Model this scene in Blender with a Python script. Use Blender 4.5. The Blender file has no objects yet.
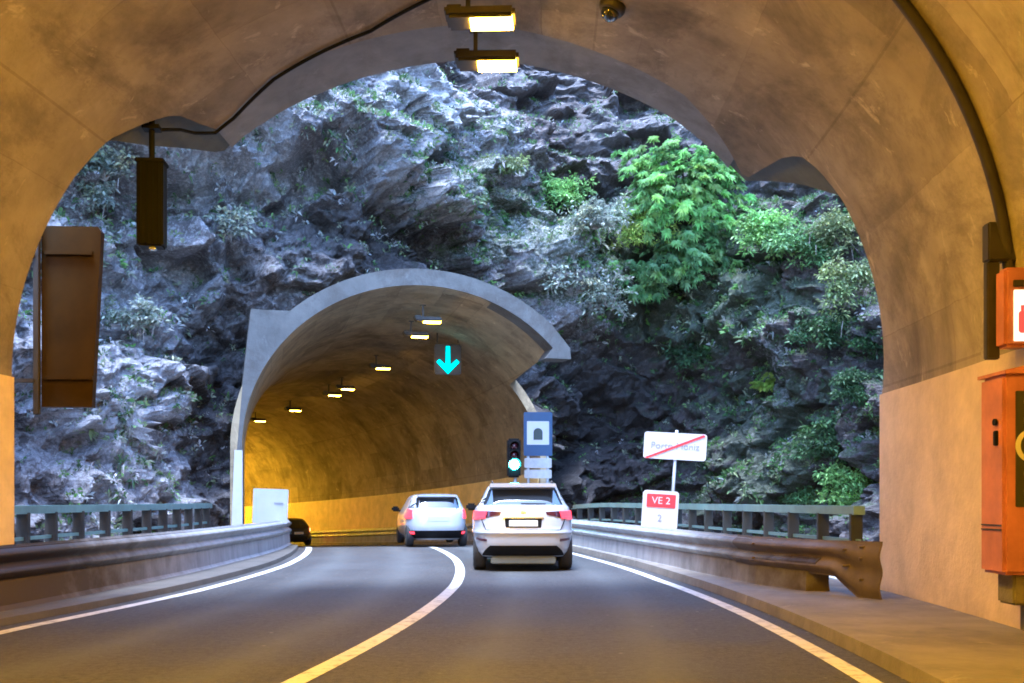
import bpy, bmesh, math, random
import numpy as np
from mathutils import Vector, Matrix
random.seed(7); rng = np.random.default_rng(11)
rad = math.radians
S = bpy.context.scene
COL = S.collection

# ------------------------------------------------------------------ camera
F, CX, HY, CAMH = 1000.0, 512.0, 500.0, 1.3
cam = bpy.data.cameras.new('camera'); camo = bpy.data.objects.new('camera', cam); COL.objects.link(camo)
cam.sensor_width = 36; cam.lens = 36 * F / 1024; cam.shift_y = (HY - 341.5) / 1024
cam.clip_end = 2000; cam.clip_start = .05
camo.location = (0, 0, CAMH); camo.rotation_euler = (rad(90), 0, 0)
S.camera = camo

# ------------------------------------------------------------------ helpers
def link(o, parent=None):
    COL.objects.link(o)
    if parent is not None: o.parent = parent
    return o
def tag(o, label=None, cat=None, group=None, kind=None):
    if label: o['label'] = label
    if cat: o['category'] = cat
    if group: o['group'] = group
    if kind: o['kind'] = kind
    return o
def empty(name, loc=(0, 0, 0), rz=0, label=None, cat=None, group=None):
    o = bpy.data.objects.new(name, None); o.location = loc; o.rotation_euler = (0, 0, rz)
    o.empty_display_size = .2
    link(o); return tag(o, label, cat, group)
def mesh(name, verts, faces, mat=None, parent=None, smooth=False, mats=None, fmat=None):
    me = bpy.data.meshes.new(name); me.from_pydata([tuple(v) for v in verts], [], [tuple(f) for f in faces])
    for m in (mats or ([mat] if mat else [])): me.materials.append(m)
    if fmat is not None: me.polygons.foreach_set('material_index', fmat)
    if smooth: me.polygons.foreach_set('use_smooth', [True] * len(me.polygons))
    me.update()
    return link(bpy.data.objects.new(name, me), parent)
class MB:
    def __init__(s): s.v = []; s.f = []
    def add(s, vs, fs):
        b = len(s.v); s.v += [tuple(v) for v in vs]; s.f += [tuple(i + b for i in f) for f in fs]; return s
    def box(s, c, d, rot=None, bev=0.0):
        bm = bmesh.new(); bmesh.ops.create_cube(bm, size=1)
        for v in bm.verts: v.co = Vector((v.co.x * d[0], v.co.y * d[1], v.co.z * d[2]))
        if bev: bmesh.ops.bevel(bm, geom=bm.edges[:], offset=bev, segments=2, affect='EDGES')
        M = Matrix.Translation(c) @ (rot.to_4x4() if rot is not None else Matrix())
        for v in bm.verts: v.co = M @ v.co
        bm.verts.index_update()
        s.add([v.co.copy() for v in bm.verts], [[v.index for v in f.verts] for f in bm.faces]); bm.free(); return s
    def tube(s, pts, r, n=10, cap=True):
        pts = [Vector(p) for p in pts]; rs = r if isinstance(r, (list, tuple)) else [r] * len(pts)
        vs = []; fs = []; prev = None
        for i, p in enumerate(pts):
            t = (pts[min(i + 1, len(pts) - 1)] - pts[max(i - 1, 0)]).normalized()
            a = prev if prev is not None else (Vector((0, 0, 1)) if abs(t.z) < .9 else Vector((1, 0, 0)))
            u = (a - t * a.dot(t)).normalized(); w = t.cross(u); prev = u
            for k in range(n):
                q = 2 * math.pi * k / n
                vs.append(p + (u * math.cos(q) + w * math.sin(q)) * rs[i])
        for i in range(len(pts) - 1):
            for k in range(n):
                fs.append((i * n + k, i * n + (k + 1) % n, (i + 1) * n + (k + 1) % n, (i + 1) * n + k))
        if cap:
            fs.append(tuple(range(n))[::-1]); fs.append(tuple((len(pts) - 1) * n + k for k in range(n)))
        return s.add(vs, fs)
    def prism(s, poly, axis_o, ux, uy, depth):
        """extrude a 2-D polygon (ux,uy axes at origin axis_o) by the vector depth"""
        o = Vector(axis_o); ux = Vector(ux); uy = Vector(uy); d = Vector(depth); n = len(poly)
        vs = [o + ux * a + uy * b for a, b in poly] + [o + ux * a + uy * b + d for a, b in poly]
        fs = [tuple(range(n)), tuple(range(2 * n - 1, n - 1, -1))] + [(i, i + n, (i + 1) % n + n, (i + 1) % n) for i in range(n)]
        return s.add(vs, fs)
    def build(s, name, mat, parent=None, smooth=False):
        o = mesh(name, s.v, s.f, mat, parent, smooth)
        bm = bmesh.new(); bm.from_mesh(o.data); bmesh.ops.recalc_face_normals(bm, faces=bm.faces); bm.to_mesh(o.data); bm.free()
        return o
def autosmooth(o, ang=40):
    me = o.data
    me.polygons.foreach_set('use_smooth', [True] * len(me.polygons))
    bm = bmesh.new(); bm.from_mesh(me)
    for e in bm.edges:
        e.smooth = len(e.link_faces) == 2 and e.calc_face_angle(9) < rad(ang)
    bm.to_mesh(me); bm.free(); return o
def rrect(w, h, r, n=5):
    out = []
    for cx, cy, a0 in ((w/2-r, h/2-r, 0), (-w/2+r, h/2-r, 90), (-w/2+r, -h/2+r, 180), (w/2-r, -h/2+r, 270)):
        for k in range(n + 1):
            a = rad(a0 + 90 * k / n); out.append((cx + r * math.cos(a), cy + r * math.sin(a)))
    return out
def textmesh(name, body, size, mat, parent, loc, rot=(rad(90), 0, 0), ext=.003, sx=1.0):
    cu = bpy.data.curves.new(name, 'FONT'); cu.body = body; cu.size = size; cu.extrude = ext
    cu.align_x = 'CENTER'; cu.align_y = 'CENTER'
    t = bpy.data.objects.new(name, cu); COL.objects.link(t)
    dg = bpy.context.evaluated_depsgraph_get(); dg.update()
    me = bpy.data.meshes.new_from_object(t.evaluated_get(dg)); bpy.data.objects.remove(t)
    me.materials.clear(); me.materials.append(mat)
    o = bpy.data.objects.new(name, me); o.location = loc; o.rotation_euler = rot; o.scale = (sx, 1, 1)
    return link(o, parent)

# ------------------------------------------------------------------ materials
def newmat(name):
    m = bpy.data.materials.new(name); m.use_nodes = True
    nt = m.node_tree; return m, nt, nt.nodes['Principled BSDF']
def rgb(c): return (c[0], c[1], c[2], 1)
def N(nt, t, **k):
    n = nt.nodes.new(t)
    for a, b in k.items(): setattr(n, a, b)
    return n
def ramp(nt, src, stops):
    r = N(nt, 'ShaderNodeValToRGB'); els = r.color_ramp.elements
    while len(els) < len(stops): els.new(.5)
    for e, (p, c) in zip(els, stops):
        e.position = p; e.color = rgb(c) if isinstance(c, tuple) else (c, c, c, 1)
    nt.links.new(src, r.inputs[0]); return r.outputs[0]
def noise(nt, scale, detail=5, rough=.55, vec=None, dist=0):
    n = N(nt, 'ShaderNodeTexNoise'); n.inputs['Scale'].default_value = scale; n.inputs['Detail'].default_value = detail
    n.inputs['Roughness'].default_value = rough; n.inputs['Distortion'].default_value = dist
    if vec is not None: nt.links.new(vec, n.inputs['Vector'])
    return n.outputs['Fac']
def mixc(nt, fac, a, b, mode='MIX'):
    m = N(nt, 'ShaderNodeMix', data_type='RGBA', blend_type=mode)
    for sock, val in ((m.inputs[0], fac), (m.inputs[6], a), (m.inputs[7], b)):
        if hasattr(val, 'default_value'): nt.links.new(val, sock)
        elif isinstance(val, (int, float)): sock.default_value = val if sock.type == 'VALUE' else (val, val, val, 1)
        else: sock.default_value = rgb(val)
    return m.outputs[2]
def objvec(nt, scale=(1, 1, 1)):
    t = N(nt, 'ShaderNodeTexCoord'); m = N(nt, 'ShaderNodeMapping'); m.inputs['Scale'].default_value = scale
    nt.links.new(t.outputs['Object'], m.inputs['Vector']); return m.outputs['Vector']
def bump(nt, b, h, strength=.3, dist=.02):
    n = N(nt, 'ShaderNodeBump'); n.inputs['Strength'].default_value = strength; n.inputs['Distance'].default_value = dist
    nt.links.new(h, n.inputs['Height']); nt.links.new(n.outputs['Normal'], b.inputs['Normal'])
def simple(name, c, rough=.5, metal=0, var=.12, scale=6, bmp=0, coat=0, spec=None):
    m, nt, b = newmat(name)
    v = objvec(nt); f = noise(nt, scale, 5, .6, v)
    lo = tuple(x * (1 - var) for x in c); hi = tuple(min(1, x * (1 + var)) for x in c)
    nt.links.new(ramp(nt, f, [(.3, lo), (.7, hi)]), b.inputs['Base Color'])
    b.inputs['Roughness'].default_value = rough; b.inputs['Metallic'].default_value = metal
    if coat: b.inputs['Coat Weight'].default_value = coat; b.inputs['Coat Roughness'].default_value = .06
    if bmp: bump(nt, b, noise(nt, scale * 6, 4, .6, v), bmp, .01)
    return m
def emis(name, c, strength, base=(.02, .02, .02)):
    m, nt, b = newmat(name); b.inputs['Base Color'].default_value = rgb(base)
    b.inputs['Emission Color'].default_value = rgb(c); b.inputs['Emission Strength'].default_value = strength
    b.inputs['Roughness'].default_value = .4; return m
def concrete(name, c, stain=(.10, .085, .07), joints=True, rough=.85, stain_amt=.75, soot_or_shade=0):
    m, nt, b = newmat(name); v = objvec(nt)
    big = noise(nt, .35, 6, .65, v, .6); mid = noise(nt, 2.2, 6, .65, v); fine = noise(nt, 18, 4, .6, v)
    c1 = mixc(nt, ramp(nt, mid, [(.3, 0.), (.75, 1.)]), tuple(x * .78 for x in c), tuple(min(1, x * 1.15) for x in c))
    streak = noise(nt, 1.0, 6, .65, objvec(nt, (.9, .9, .16)), .2)
    sm = N(nt, 'ShaderNodeMath', operation='MULTIPLY'); nt.links.new(ramp(nt, streak, [(.48, 0.), (.78, stain_amt)]), sm.inputs[0]); nt.links.new(ramp(nt, big, [(.35, .2), (.6, 1.)]), sm.inputs[1])
    c2 = mixc(nt, sm.outputs[0], c1, stain)
    patch = noise(nt, .8, 2, .4, v)
    c3 = mixc(nt, ramp(nt, patch, [(.60, 0.), (.63, .28)]), c2, tuple(min(1, x * 1.25) for x in c))
    out = c3
    if joints:
        uv = N(nt, 'ShaderNodeUVMap'); br = N(nt, 'ShaderNodeTexBrick')
        br.inputs['Scale'].default_value = 1; br.inputs['Brick Width'].default_value = 6.0; br.inputs['Row Height'].default_value = 3.1
        br.inputs['Mortar Size'].default_value = .018; br.inputs['Mortar Smooth'].default_value = .3; br.offset = .0
        br.inputs['Color1'].default_value = (1, 1, 1, 1); br.inputs['Color2'].default_value = (.92, .92, .92, 1); br.inputs['Mortar'].default_value = (.5, .47, .44, 1)
        nt.links.new(uv.outputs[0], br.inputs['Vector'])
        out = mixc(nt, .45, c3, br.outputs['Color'], 'MULTIPLY')
    if joints:
        b2 = N(nt, 'ShaderNodeTexBrick'); b2.offset = .37; b2.inputs['Scale'].default_value = 1; b2.inputs['Brick Width'].default_value = 2.4; b2.inputs['Row Height'].default_value = 1.25
        b2.inputs['Mortar Size'].default_value = .006; b2.inputs['Color1'].default_value = (1, 1, 1, 1); b2.inputs['Color2'].default_value = (.50, .48, .46, 1); b2.inputs['Mortar'].default_value = (.6, .57, .54, 1)
        wv = N(nt, 'ShaderNodeVectorMath', operation='ADD'); nt.links.new(uv.outputs[0], wv.inputs[0])
        wn = N(nt, 'ShaderNodeTexNoise'); wn.inputs['Scale'].default_value = 3; sc_ = N(nt, 'ShaderNodeVectorMath', operation='SCALE'); sc_.inputs['Scale'].default_value = .05; nt.links.new(v, wn.inputs['Vector']); nt.links.new(wn.outputs['Color'], sc_.inputs[0]); nt.links.new(sc_.outputs[0], wv.inputs[1]); nt.links.new(wv.outputs[0], b2.inputs['Vector'])
        out = mixc(nt, ramp(nt, noise(nt, .5, 3, .5, v), [(.38, .25), (.6, .95)]), out, mixc(nt, 1.0, out, b2.outputs['Color'], 'MULTIPLY'))
    if soot_or_shade:
        bl = noise(nt, .8, 8, .75, objvec(nt, (1, .7, 1)), .4); out = mixc(nt, ramp(nt, bl, [(.48, 0.), (.57, soot_or_shade * .5), (.70, soot_or_shade)]), out, (.045, .034, .026))
        ef = noise(nt, 2.1, 6, .7, objvec(nt, (1.2, 1.2, .5)), .6); out = mixc(nt, ramp(nt, ef, [(.60, 0.), (.70, .45)]), out, tuple(min(1, x * 1.9) for x in c))
    nt.links.new(out, b.inputs['Base Color']); b.inputs['Roughness'].default_value = rough
    h = N(nt, 'ShaderNodeMath', operation='ADD'); nt.links.new(mid, h.inputs[0]); nt.links.new(fine, h.inputs[1])
    bump(nt, b, h.outputs[0], .35, .02); return m

M = {}
M['lining'] = concrete('tunnel_concrete', (.36, .30, .22), (.07, .052, .04), stain_amt=.8, soot_or_shade=.6)
M['canopy'] = concrete('canopy_concrete', (.24, .25, .26), joints=False, soot_or_shade=.35)
M['dado_left'] = concrete('yellow_band_concrete', (.80, .60, .28), (.40, .28, .14), joints=False, rough=.6, stain_amt=.3)  # yellower and lighter than the right wall band
M['haunch'] = concrete('haunch_concrete', (.105, .115, .105), joints=False)
M['dado'] = concrete('painted_concrete', (.62, .48, .345), (.33, .24, .17), joints=False, rough=.6, stain_amt=.4)
M['portal'] = concrete('portal_concrete', (.105, .105, .10), (.035, .034, .032), joints=False, soot_or_shade=.75)
M['farlining'] = concrete('far_tunnel_concrete', (.38, .31, .19), (.07, .05, .035), stain_amt=.95, soot_or_shade=.55)
M['kerb_dark'] = concrete('dark_kerb', (.075, .066, .056), (.03, .026, .022), joints=False, soot_or_shade=.4)  # darker concrete than the right pavement, for the left kerb strip
M['barrier'] = concrete('barrier_concrete', (.36, .35, .35), (.11, .10, .09), joints=False)
M['pavement'] = concrete('pavement_concrete', (.17, .15, .125), (.07, .06, .05), joints=False, soot_or_shade=.4)
def near_shaded(name, c, soot_or_shade, rough, metal=0):  # shade painted into the colour: darkens into the near tunnel, edge broken by noise
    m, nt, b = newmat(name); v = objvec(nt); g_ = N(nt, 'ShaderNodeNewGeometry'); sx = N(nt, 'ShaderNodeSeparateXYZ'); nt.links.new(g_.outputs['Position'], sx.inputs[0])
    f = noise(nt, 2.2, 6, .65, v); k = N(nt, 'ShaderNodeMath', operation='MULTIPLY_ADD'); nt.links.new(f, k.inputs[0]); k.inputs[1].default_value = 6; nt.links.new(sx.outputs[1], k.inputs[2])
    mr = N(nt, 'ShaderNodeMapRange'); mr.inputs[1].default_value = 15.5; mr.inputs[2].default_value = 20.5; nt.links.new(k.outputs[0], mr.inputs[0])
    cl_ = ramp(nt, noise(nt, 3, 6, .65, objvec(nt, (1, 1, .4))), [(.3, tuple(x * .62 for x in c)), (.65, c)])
    nt.links.new(mixc(nt, mr.outputs[0], soot_or_shade, cl_), b.inputs['Base Color']); b.inputs['Roughness'].default_value = rough; b.inputs['Metallic'].default_value = metal
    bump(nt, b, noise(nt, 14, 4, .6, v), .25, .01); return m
M['beam_near_shade'] = near_shaded('galvanised_steel_near_shade', (.42, .43, .45), (.05, .033, .016), .5, .35)
M['barrier_near_shade'] = near_shaded('barrier_concrete_near_shade', (.34, .335, .335), (.055, .038, .02), .85)
M['beam'] = simple('galvanised_steel', (.46, .47, .49), .45, .55, .2, 3, .15)
M['darkbeam'] = simple('grimy_steel', (.12, .09, .065), .6, .3, .35, 2.5, .2)
M['white_paint'] = simple('white_wall_paint', (.46, .47, .48), .6, 0, .06, 4)
M['black'] = simple('black_plastic', (.007, .007, .008), .6, 0, .2)
M['black'].node_tree.nodes['Principled BSDF'].inputs['Specular IOR Level'].default_value = .12
M['rubber'] = simple('rubber', (.02, .02, .021), .85, 0, .2)
M['dark_metal'] = simple('dark_metal', (.05, .042, .036), .5, .4, .25, 3)
M['brown_panel'] = simple('brown_panel', (.034, .019, .004), .55, .1, .35, 1.6)
M['brown_panel'].node_tree.nodes['Principled BSDF'].inputs['Specular IOR Level'].default_value = .1
M['rail'] = simple('green_grey_rail', (.16, .27, .26), .5, .2, .2, 3)
M['post'] = simple('rail_post_dark', (.035, .04, .04), .6, .2, .2, 3)
M['post_left'] = simple('rail_post_rusty', (.026, .024, .021), .7, .1, .4, 4)
M['sign_white'] = simple('sign_white', (.52, .52, .52), .4, 0, .04, 3)
M['sign_back'] = simple('sign_back', (.36, .39, .42), .5, .1, .05, 3)
M['sign_red'] = simple('sign_red', (.66, .035, .05), .4, 0, .06)
M['sign_blue'] = simple('sign_blue', (.012, .055, .14), .4, 0, .08)
M['sign_grey'] = simple('sign_grey', (.40, .40, .38), .5, 0, .15, 5)
M['sign_dark'] = simple('sign_dark', (.03, .045, .04), .5)
M['letter_grey'] = simple('letter_grey', (.22, .24, .28), .5)
M['zinc'] = simple('zinc_post', (.42, .45, .48), .45, .5, .15, 4)
M['orange'] = simple('orange_paint', (.40, .135, .035), .5, 0, .3, 2.5, .1)
M['panel_dark'] = simple('panel_dark', (.02, .025, .035), .4)
M['car_white'] = simple('car_white', (.40, .43, .48), .28, 0, .02, 2, 0, 1)
M['car_dark'] = simple('car_dark', (.02, .02, .024), .25, 0, .1, 2, 0, 1)
M['chrome'] = simple('chrome', (.6, .62, .63), .22, .9, .05)
M['alloy'] = simple('alloy', (.5, .51, .53), .3, .8, .05)
M['skid'] = simple('skid_plate', (.13, .16, .165), .5, .2, .08)
M['plate'] = simple('number_plate', (.58, .58, .55), .5, 0, .15, 14)
M['plate_blue'] = simple('plate_blue', (.02, .05, .22), .5)
M['trim_dark'] = simple('dark_red_lens', (.06, .012, .02), .2, 0, .1, 3, 0, 1)
m, nt, b = newmat('car_glass'); b.inputs['Base Color'].default_value = (.016, .02, .026, 1); b.inputs['Roughness'].default_value = .04; b.inputs['Specular IOR Level'].default_value = .9; b.inputs['Coat Weight'].default_value = 1; M['glass'] = m
M['lamp_lens'] = emis('sodium_lens', (1, .48, .01), 12)
M['lamp_lens_deep'] = emis('sodium_lens_deep', (1, .465, .003), 106)
M['lamp_lens_far_deep'] = emis('sodium_lens_far_deep', (1, .50, .002), 210)
M['lamp_lens_far'] = emis('sodium_lens_far', (1, .48, .01), 12)
M['arrow'] = emis('arrow_led', (.0, .85, .74), .42)
M['green_lens'] = emis('green_lens', (.16, 1, .78), 9)
M['tail'] = emis('tail_light', (1, .035, .05), .34, (.30, .02, .03))
M['tail_far'] = emis('tail_light_far', (1, .10, .02), 1.6, (.4, .03, .02))
M['lit_panel'] = emis('lit_panel', (1, .74, .46), .16, (.7, .65, .6))
M['lit_red'] = emis('lit_red', (1, .05, .03), .15, (.6, .03, .02))

# asphalt
m, nt, b = newmat('asphalt'); v = objvec(nt)
big = noise(nt, .5, 5, .6, v); fine = noise(nt, 60, 3, .7, v); strk = noise(nt, 1.0, 4, .6, objvec(nt, (2.2, .12, 1)))
c = mixc(nt, ramp(nt, big, [(.35, 0.), (.7, 1.)]), (.036, .034, .034), (.062, .059, .058))
c = mixc(nt, ramp(nt, strk, [(.45, 0.), (.7, .45)]), c, (.032, .030, .029))
c = mixc(nt, ramp(nt, fine, [(.48, 0.), (.75, .75)]), c, (.13, .125, .12))
mot = noise(nt, 14, 6, .8, v); c = mixc(nt, ramp(nt, mot, [(.40, .7), (.52, 0.)]), c, (.022, .021, .021)); c = mixc(nt, ramp(nt, mot, [(.54, 0.), (.68, .55)]), c, (.10, .097, .095))
sp = N(nt, 'ShaderNodeTexVoronoi'); sp.inputs['Scale'].default_value = 2.3; nt.links.new(v, sp.inputs['Vector'])
c = mixc(nt, ramp(nt, sp.outputs['Distance'], [(.035, .8), (.06, 0.)]), c, (.22, .20, .17))
uvn = N(nt, 'ShaderNodeUVMap'); sxy = N(nt, 'ShaderNodeSeparateXYZ'); nt.links.new(uvn.outputs[0], sxy.inputs[0])
wob_ = N(nt, 'ShaderNodeMath', operation='MULTIPLY_ADD'); nt.links.new(noise(nt, .6, 3, .5, v), wob_.inputs[0]); wob_.inputs[1].default_value = .035; md_ = N(nt, 'ShaderNodeMath', operation='MULTIPLY_ADD'); nt.links.new(sxy.outputs[0], md_.inputs[0]); md_.inputs[1].default_value = .1; md_.inputs[2].default_value = .483; nt.links.new(md_.outputs[0], wob_.inputs[2])
trk = ramp(nt, wob_.outputs[0], [(.20, 0.), (.245, 1.), (.29, .1), (.35, .15), (.395, 1.), (.44, 0.), (.55, 0.), (.585, 1.), (.63, .1), (.69, .15), (.73, 1.), (.78, 0.)])
c = mixc(nt, mixc(nt, .4, 0.0, trk), c, (.105, .11, .108))
vc = N(nt, 'ShaderNodeTexVoronoi', feature='DISTANCE_TO_EDGE'); vc.inputs['Scale'].default_value = .42; wv_ = N(nt, 'ShaderNodeVectorMath', operation='ADD'); nz_ = N(nt, 'ShaderNodeTexNoise'); nz_.inputs['Scale'].default_value = 1.6; nz_.inputs['Detail'].default_value = 5; nt.links.new(v, nz_.inputs['Vector']); nt.links.new(v, wv_.inputs[0]); nt.links.new(nz_.outputs['Color'], wv_.inputs[1]); nt.links.new(wv_.outputs[0], vc.inputs['Vector'])
c = mixc(nt, ramp(nt, vc.outputs['Distance'], [(.003, .22), (.008, 0.)]), c, (.018, .017, .017))
b.inputs['Specular IOR Level'].default_value = .25
nt.links.new(c, b.inputs['Base Color']); nt.links.new(ramp(nt, big, [(.3, .62), (.7, .8)]), b.inputs['Roughness'])
bump(nt, b, fine, .4, .008); M['asphalt'] = m
# road paint, worn
def paint(name, c):
    m, nt, b = newmat(name); v = objvec(nt)
    w = noise(nt, 7, 6, .7, v)
    nt.links.new(mixc(nt, ramp(nt, w, [(.36, .75), (.5, 0.)]), c, (.16, .15, .14)), b.inputs['Base Color']); b.inputs['Roughness'].default_value = .65
    bump(nt, b, noise(nt, 60, 3, .7, v), .3, .006); return m
M['paint'] = paint('road_paint', (.50, .485, .45))
# rock
m, nt, b = newmat('cliff_rock'); v = objvec(nt)
at = N(nt, 'ShaderNodeAttribute', attribute_name='zone'); sep = N(nt, 'ShaderNodeSeparateColor'); nt.links.new(at.outputs['Color'], sep.inputs[0])
n1 = noise(nt, .9, 8, .68, v, .5); n2 = noise(nt, 4.5, 8, .7, v, .4); n3 = noise(nt, 16, 6, .7, v)
base = ramp(nt, n1, [(.28, (.042, .038, .038)), (.5, (.10, .09, .088)), (.72, (.18, .16, .155))])
base = mixc(nt, ramp(nt, n2, [(.42, 0.), (.68, .6)]), base, (.10, .072, .060))
addp = N(nt, 'ShaderNodeMath', operation='MULTIPLY_ADD'); nt.links.new(n2, addp.inputs[0]); addp.inputs[1].default_value = 1.3; nt.links.new(sep.outputs[0], addp.inputs[2])
pm = ramp(nt, addp.outputs[0], [(.84, 0.), (1.14, .88)])
pcol = ramp(nt, n3, [(.3, (.22, .205, .215)), (.55, (.42, .40, .41)), (.8, (.58, .56, .56))])
c = mixc(nt, pm, base, pcol)
addm = N(nt, 'ShaderNodeMath', operation='MULTIPLY_ADD'); nt.links.new(n1, addm.inputs[0]); addm.inputs[1].default_value = 1.2; nt.links.new(sep.outputs[1], addm.inputs[2])
mm = ramp(nt, addm.outputs[0], [(.95, 0.), (1.25, .75)])
brn = noise(nt, .28, 5, .6, v, .8)
c = mixc(nt, ramp(nt, brn, [(.46, 0.), (.62, .72)]), c, ramp(nt, n2, [(.3, (.040, .028, .024)), (.7, (.135, .095, .082))]))
c = mixc(nt, mm, c, ramp(nt, n3, [(.3, (.030, .045, .022)), (.7, (.10, .13, .06))]))
c = mixc(nt, sep.outputs[2], c, ramp(nt, n2, [(.35, (.014, .012, .012)), (.7, (.050, .042, .040))]))
spk = noise(nt, 9, 5, .75, v)
sm_ = N(nt, 'ShaderNodeMath', operation='MULTIPLY'); nt.links.new(ramp(nt, spk, [(.50, 0.), (.60, 1.)]), sm_.inputs[0]); nt.links.new(ramp(nt, sep.outputs[0], [(.12, .12), (.6, .85)]), sm_.inputs[1])
dk_ = N(nt, 'ShaderNodeMath', operation='SUBTRACT'); dk_.inputs[0].default_value = 1; nt.links.new(sep.outputs[2], dk_.inputs[1]); sm2 = N(nt, 'ShaderNodeMath', operation='MULTIPLY'); nt.links.new(sm_.outputs[0], sm2.inputs[0]); nt.links.new(dk_.outputs[0], sm2.inputs[1])
c = mixc(nt, sm2.outputs[0], c, (.47, .46, .46))
nt.links.new(c, b.inputs['Base Color']); b.inputs['Roughness'].default_value = .82
hh = N(nt, 'ShaderNodeMath', operation='MULTIPLY_ADD'); nt.links.new(n3, hh.inputs[0]); hh.inputs[1].default_value = .45; nt.links.new(n2, hh.inputs[2])
bump(nt, b, hh.outputs[0], .9, .16); M['rock'] = m
M['soil'] = simple('soil', (.06, .05, .04), .9, 0, .4, 1.5, .4)
# leaves use a colour attribute for their own leaf colour
def leafmat(name, rough=.5):
    m, nt, b = newmat(name); at = N(nt, 'ShaderNodeAttribute', attribute_name='tint')
    nt.links.new(at.outputs['Color'], b.inputs['Base Color']); b.inputs['Roughness'].default_value = rough
    tr = N(nt, 'ShaderNodeBsdfTranslucent'); nt.links.new(at.outputs['Color'], tr.inputs['Color'])
    mx = N(nt, 'ShaderNodeMixShader'); mx.inputs[0].default_value = .3
    nt.links.new(b.outputs[0], mx.inputs[1]); nt.links.new(tr.outputs[0], mx.inputs[2])
    nt.links.new(mx.outputs[0], nt.nodes['Material Output'].inputs['Surface']); return m
M['leaf'] = leafmat('leaf'); M['twig'] = simple('dry_twig', (.28, .25, .22), .9, 0, .3, 9); M['bark'] = simple('bark', (.09, .075, .06), .9, 0, .3, 9)

# ------------------------------------------------------------------ road path: an arc bending left
R, AX, AY = 62.0, -.8, 14.5
def gz(s):
    d = np.maximum(np.asarray(s, float) - 12.5, 0)
    return -.045 * (np.sqrt(d * d + 4.) - 2.) 
def P(s, o, z=0.0):
    t = s / R
    return Vector((AX - R + (R + o) * math.cos(t), AY + (R + o) * math.sin(t), z + float(gz(s))))
def s_at(Y, o=0.0): return R * math.asin(max(-1, min(1, (Y - AY) / (R + o))))
def heading(s): return s / R            # rotation about z of the travel direction (+y)
def itp(x, pts):
    return float(np.interp(x, [p[0] for p in pts], [p[1] for p in pts]))
def s_px(px, o):
    """path station on the offset line o that is seen in direction px (solved on the arc)"""
    k = (px - CX) / F; lo, hi = s_at(24), 75
    for _ in range(50):
        mid = (lo + hi) / 2; p = P(mid, o)
        if p.x - k * p.y > 0: lo = mid
        else: hi = mid
    return lo
EDGE_R = [(0, 3.85), (7, 3.8), (11, 3.55), (16, 3.2), (22, 3.0), (30, 3.0), (60, 3.1)]
EDGE_L = [(0, -4.1), (10, -4.0), (14, -3.7), (20, -3.45), (30, -3.3), (60, -3.4)]
def sweep(name, secs, s0, s1, ds, mat, parent=None, smooth=True, closed=True):
    """secs(s) -> list of (offset, z); swept along the road arc"""
    n = max(2, int((s1 - s0) / ds) + 1); vs = []; fs = []
    for i in range(n):
        s = s0 + (s1 - s0) * i / (n - 1); sec = secs(s)
        for o, z in sec: vs.append(P(s, o, z))
    k = len(sec)
    for i in range(n - 1):
        for j in range(k if closed else k - 1):
            a = i * k + j; b_ = i * k + (j + 1) % k
            fs.append((a, b_, b_ + k, a + k))
    if closed:
        fs.append(tuple(range(k))[::-1]); fs.append(tuple((n - 1) * k + j for j in range(k)))
    b = MB(); b.v = vs; b.f = fs
    o = b.build(name, mat, parent) if closed else mesh(name, vs, fs, mat, parent)
    if name == 'road':
        li = np.empty(len(o.data.loops), dtype=np.int32); o.data.loops.foreach_get('vertex_index', li)
        uvs = np.array([(q_[0], s0 + (s1 - s0) * i / (n - 1)) for i in range(n) for q_ in secs(s0 + (s1 - s0) * i / (n - 1))], dtype=np.float32)
        o.data.uv_layers.new(name='UVMap').data.foreach_set('uv', uvs[li].ravel())
    if not closed:
        for p in o.data.polygons: pass
    return autosmooth(o, 35) if smooth else o

SB, SE = -52.0, 78.0
sw = lambda a, b_, z: (lambda s: [(a, z), (b_, z)])
g = mesh('ground', [(-600, -600, -7), (600, -600, -7), (600, 600, -7), (-600, 600, -7)], [(0, 1, 2, 3)], M['soil']); tag(g, kind='structure')
def Ys(s): return P(s, 0).y
def kerb_r(s): return itp(Ys(s), EDGE_R) + .28
def kerb_l(s): return itp(Ys(s), EDGE_L) - .28
o = sweep('road', lambda s: [(-5.6, -.35), (5.7, -.35), (5.7, 0), (2, .0), (0, .0), (-2, .0), (-5.6, 0)], SB, SE, 1.0, M['asphalt'], smooth=False); tag(o, kind='structure')
o = sweep('pavement', lambda s: [(kerb_r(s), .004), (kerb_r(s) + .02, .12), (kerb_r(s) + .2, .13), (5.62, .13), (5.62, .004)], SB, SE, .7, M['pavement'], smooth=False); tag(o, kind='structure')
o = sweep('pavement', lambda s: [(kerb_l(s), .004), (-5.55, .004), (-5.55, .09), (kerb_l(s) - .2, .09), (kerb_l(s) - .02, .08)], SB, SE, .7, M['kerb_dark'], smooth=False); tag(o, kind='structure')
o = sweep('road_marking', lambda s: [(itp(Ys(s), EDGE_R) - .08, .005), (itp(Ys(s), EDGE_R) + .08, .005)], SB, SE, .5, M['paint'], closed=False); tag(o, kind='structure')
o = sweep('road_marking', lambda s: [(itp(Ys(s), EDGE_L) - .08, .005), (itp(Ys(s), EDGE_L) + .08, .005)], SB, SE, .5, M['paint'], closed=False); tag(o, kind='structure')
CEN = [(0, -.62), (7.1, -.30), (10.8, -.18), (15.3, -.06), (21.7, 0), (60, 0)]
o = sweep('road_marking', lambda s: [(itp(Ys(s), CEN) - .085, .005), (itp(Ys(s), CEN) + .085, .005)], SB, SE, .5, M['paint'], closed=False); tag(o, kind='structure')
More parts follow.
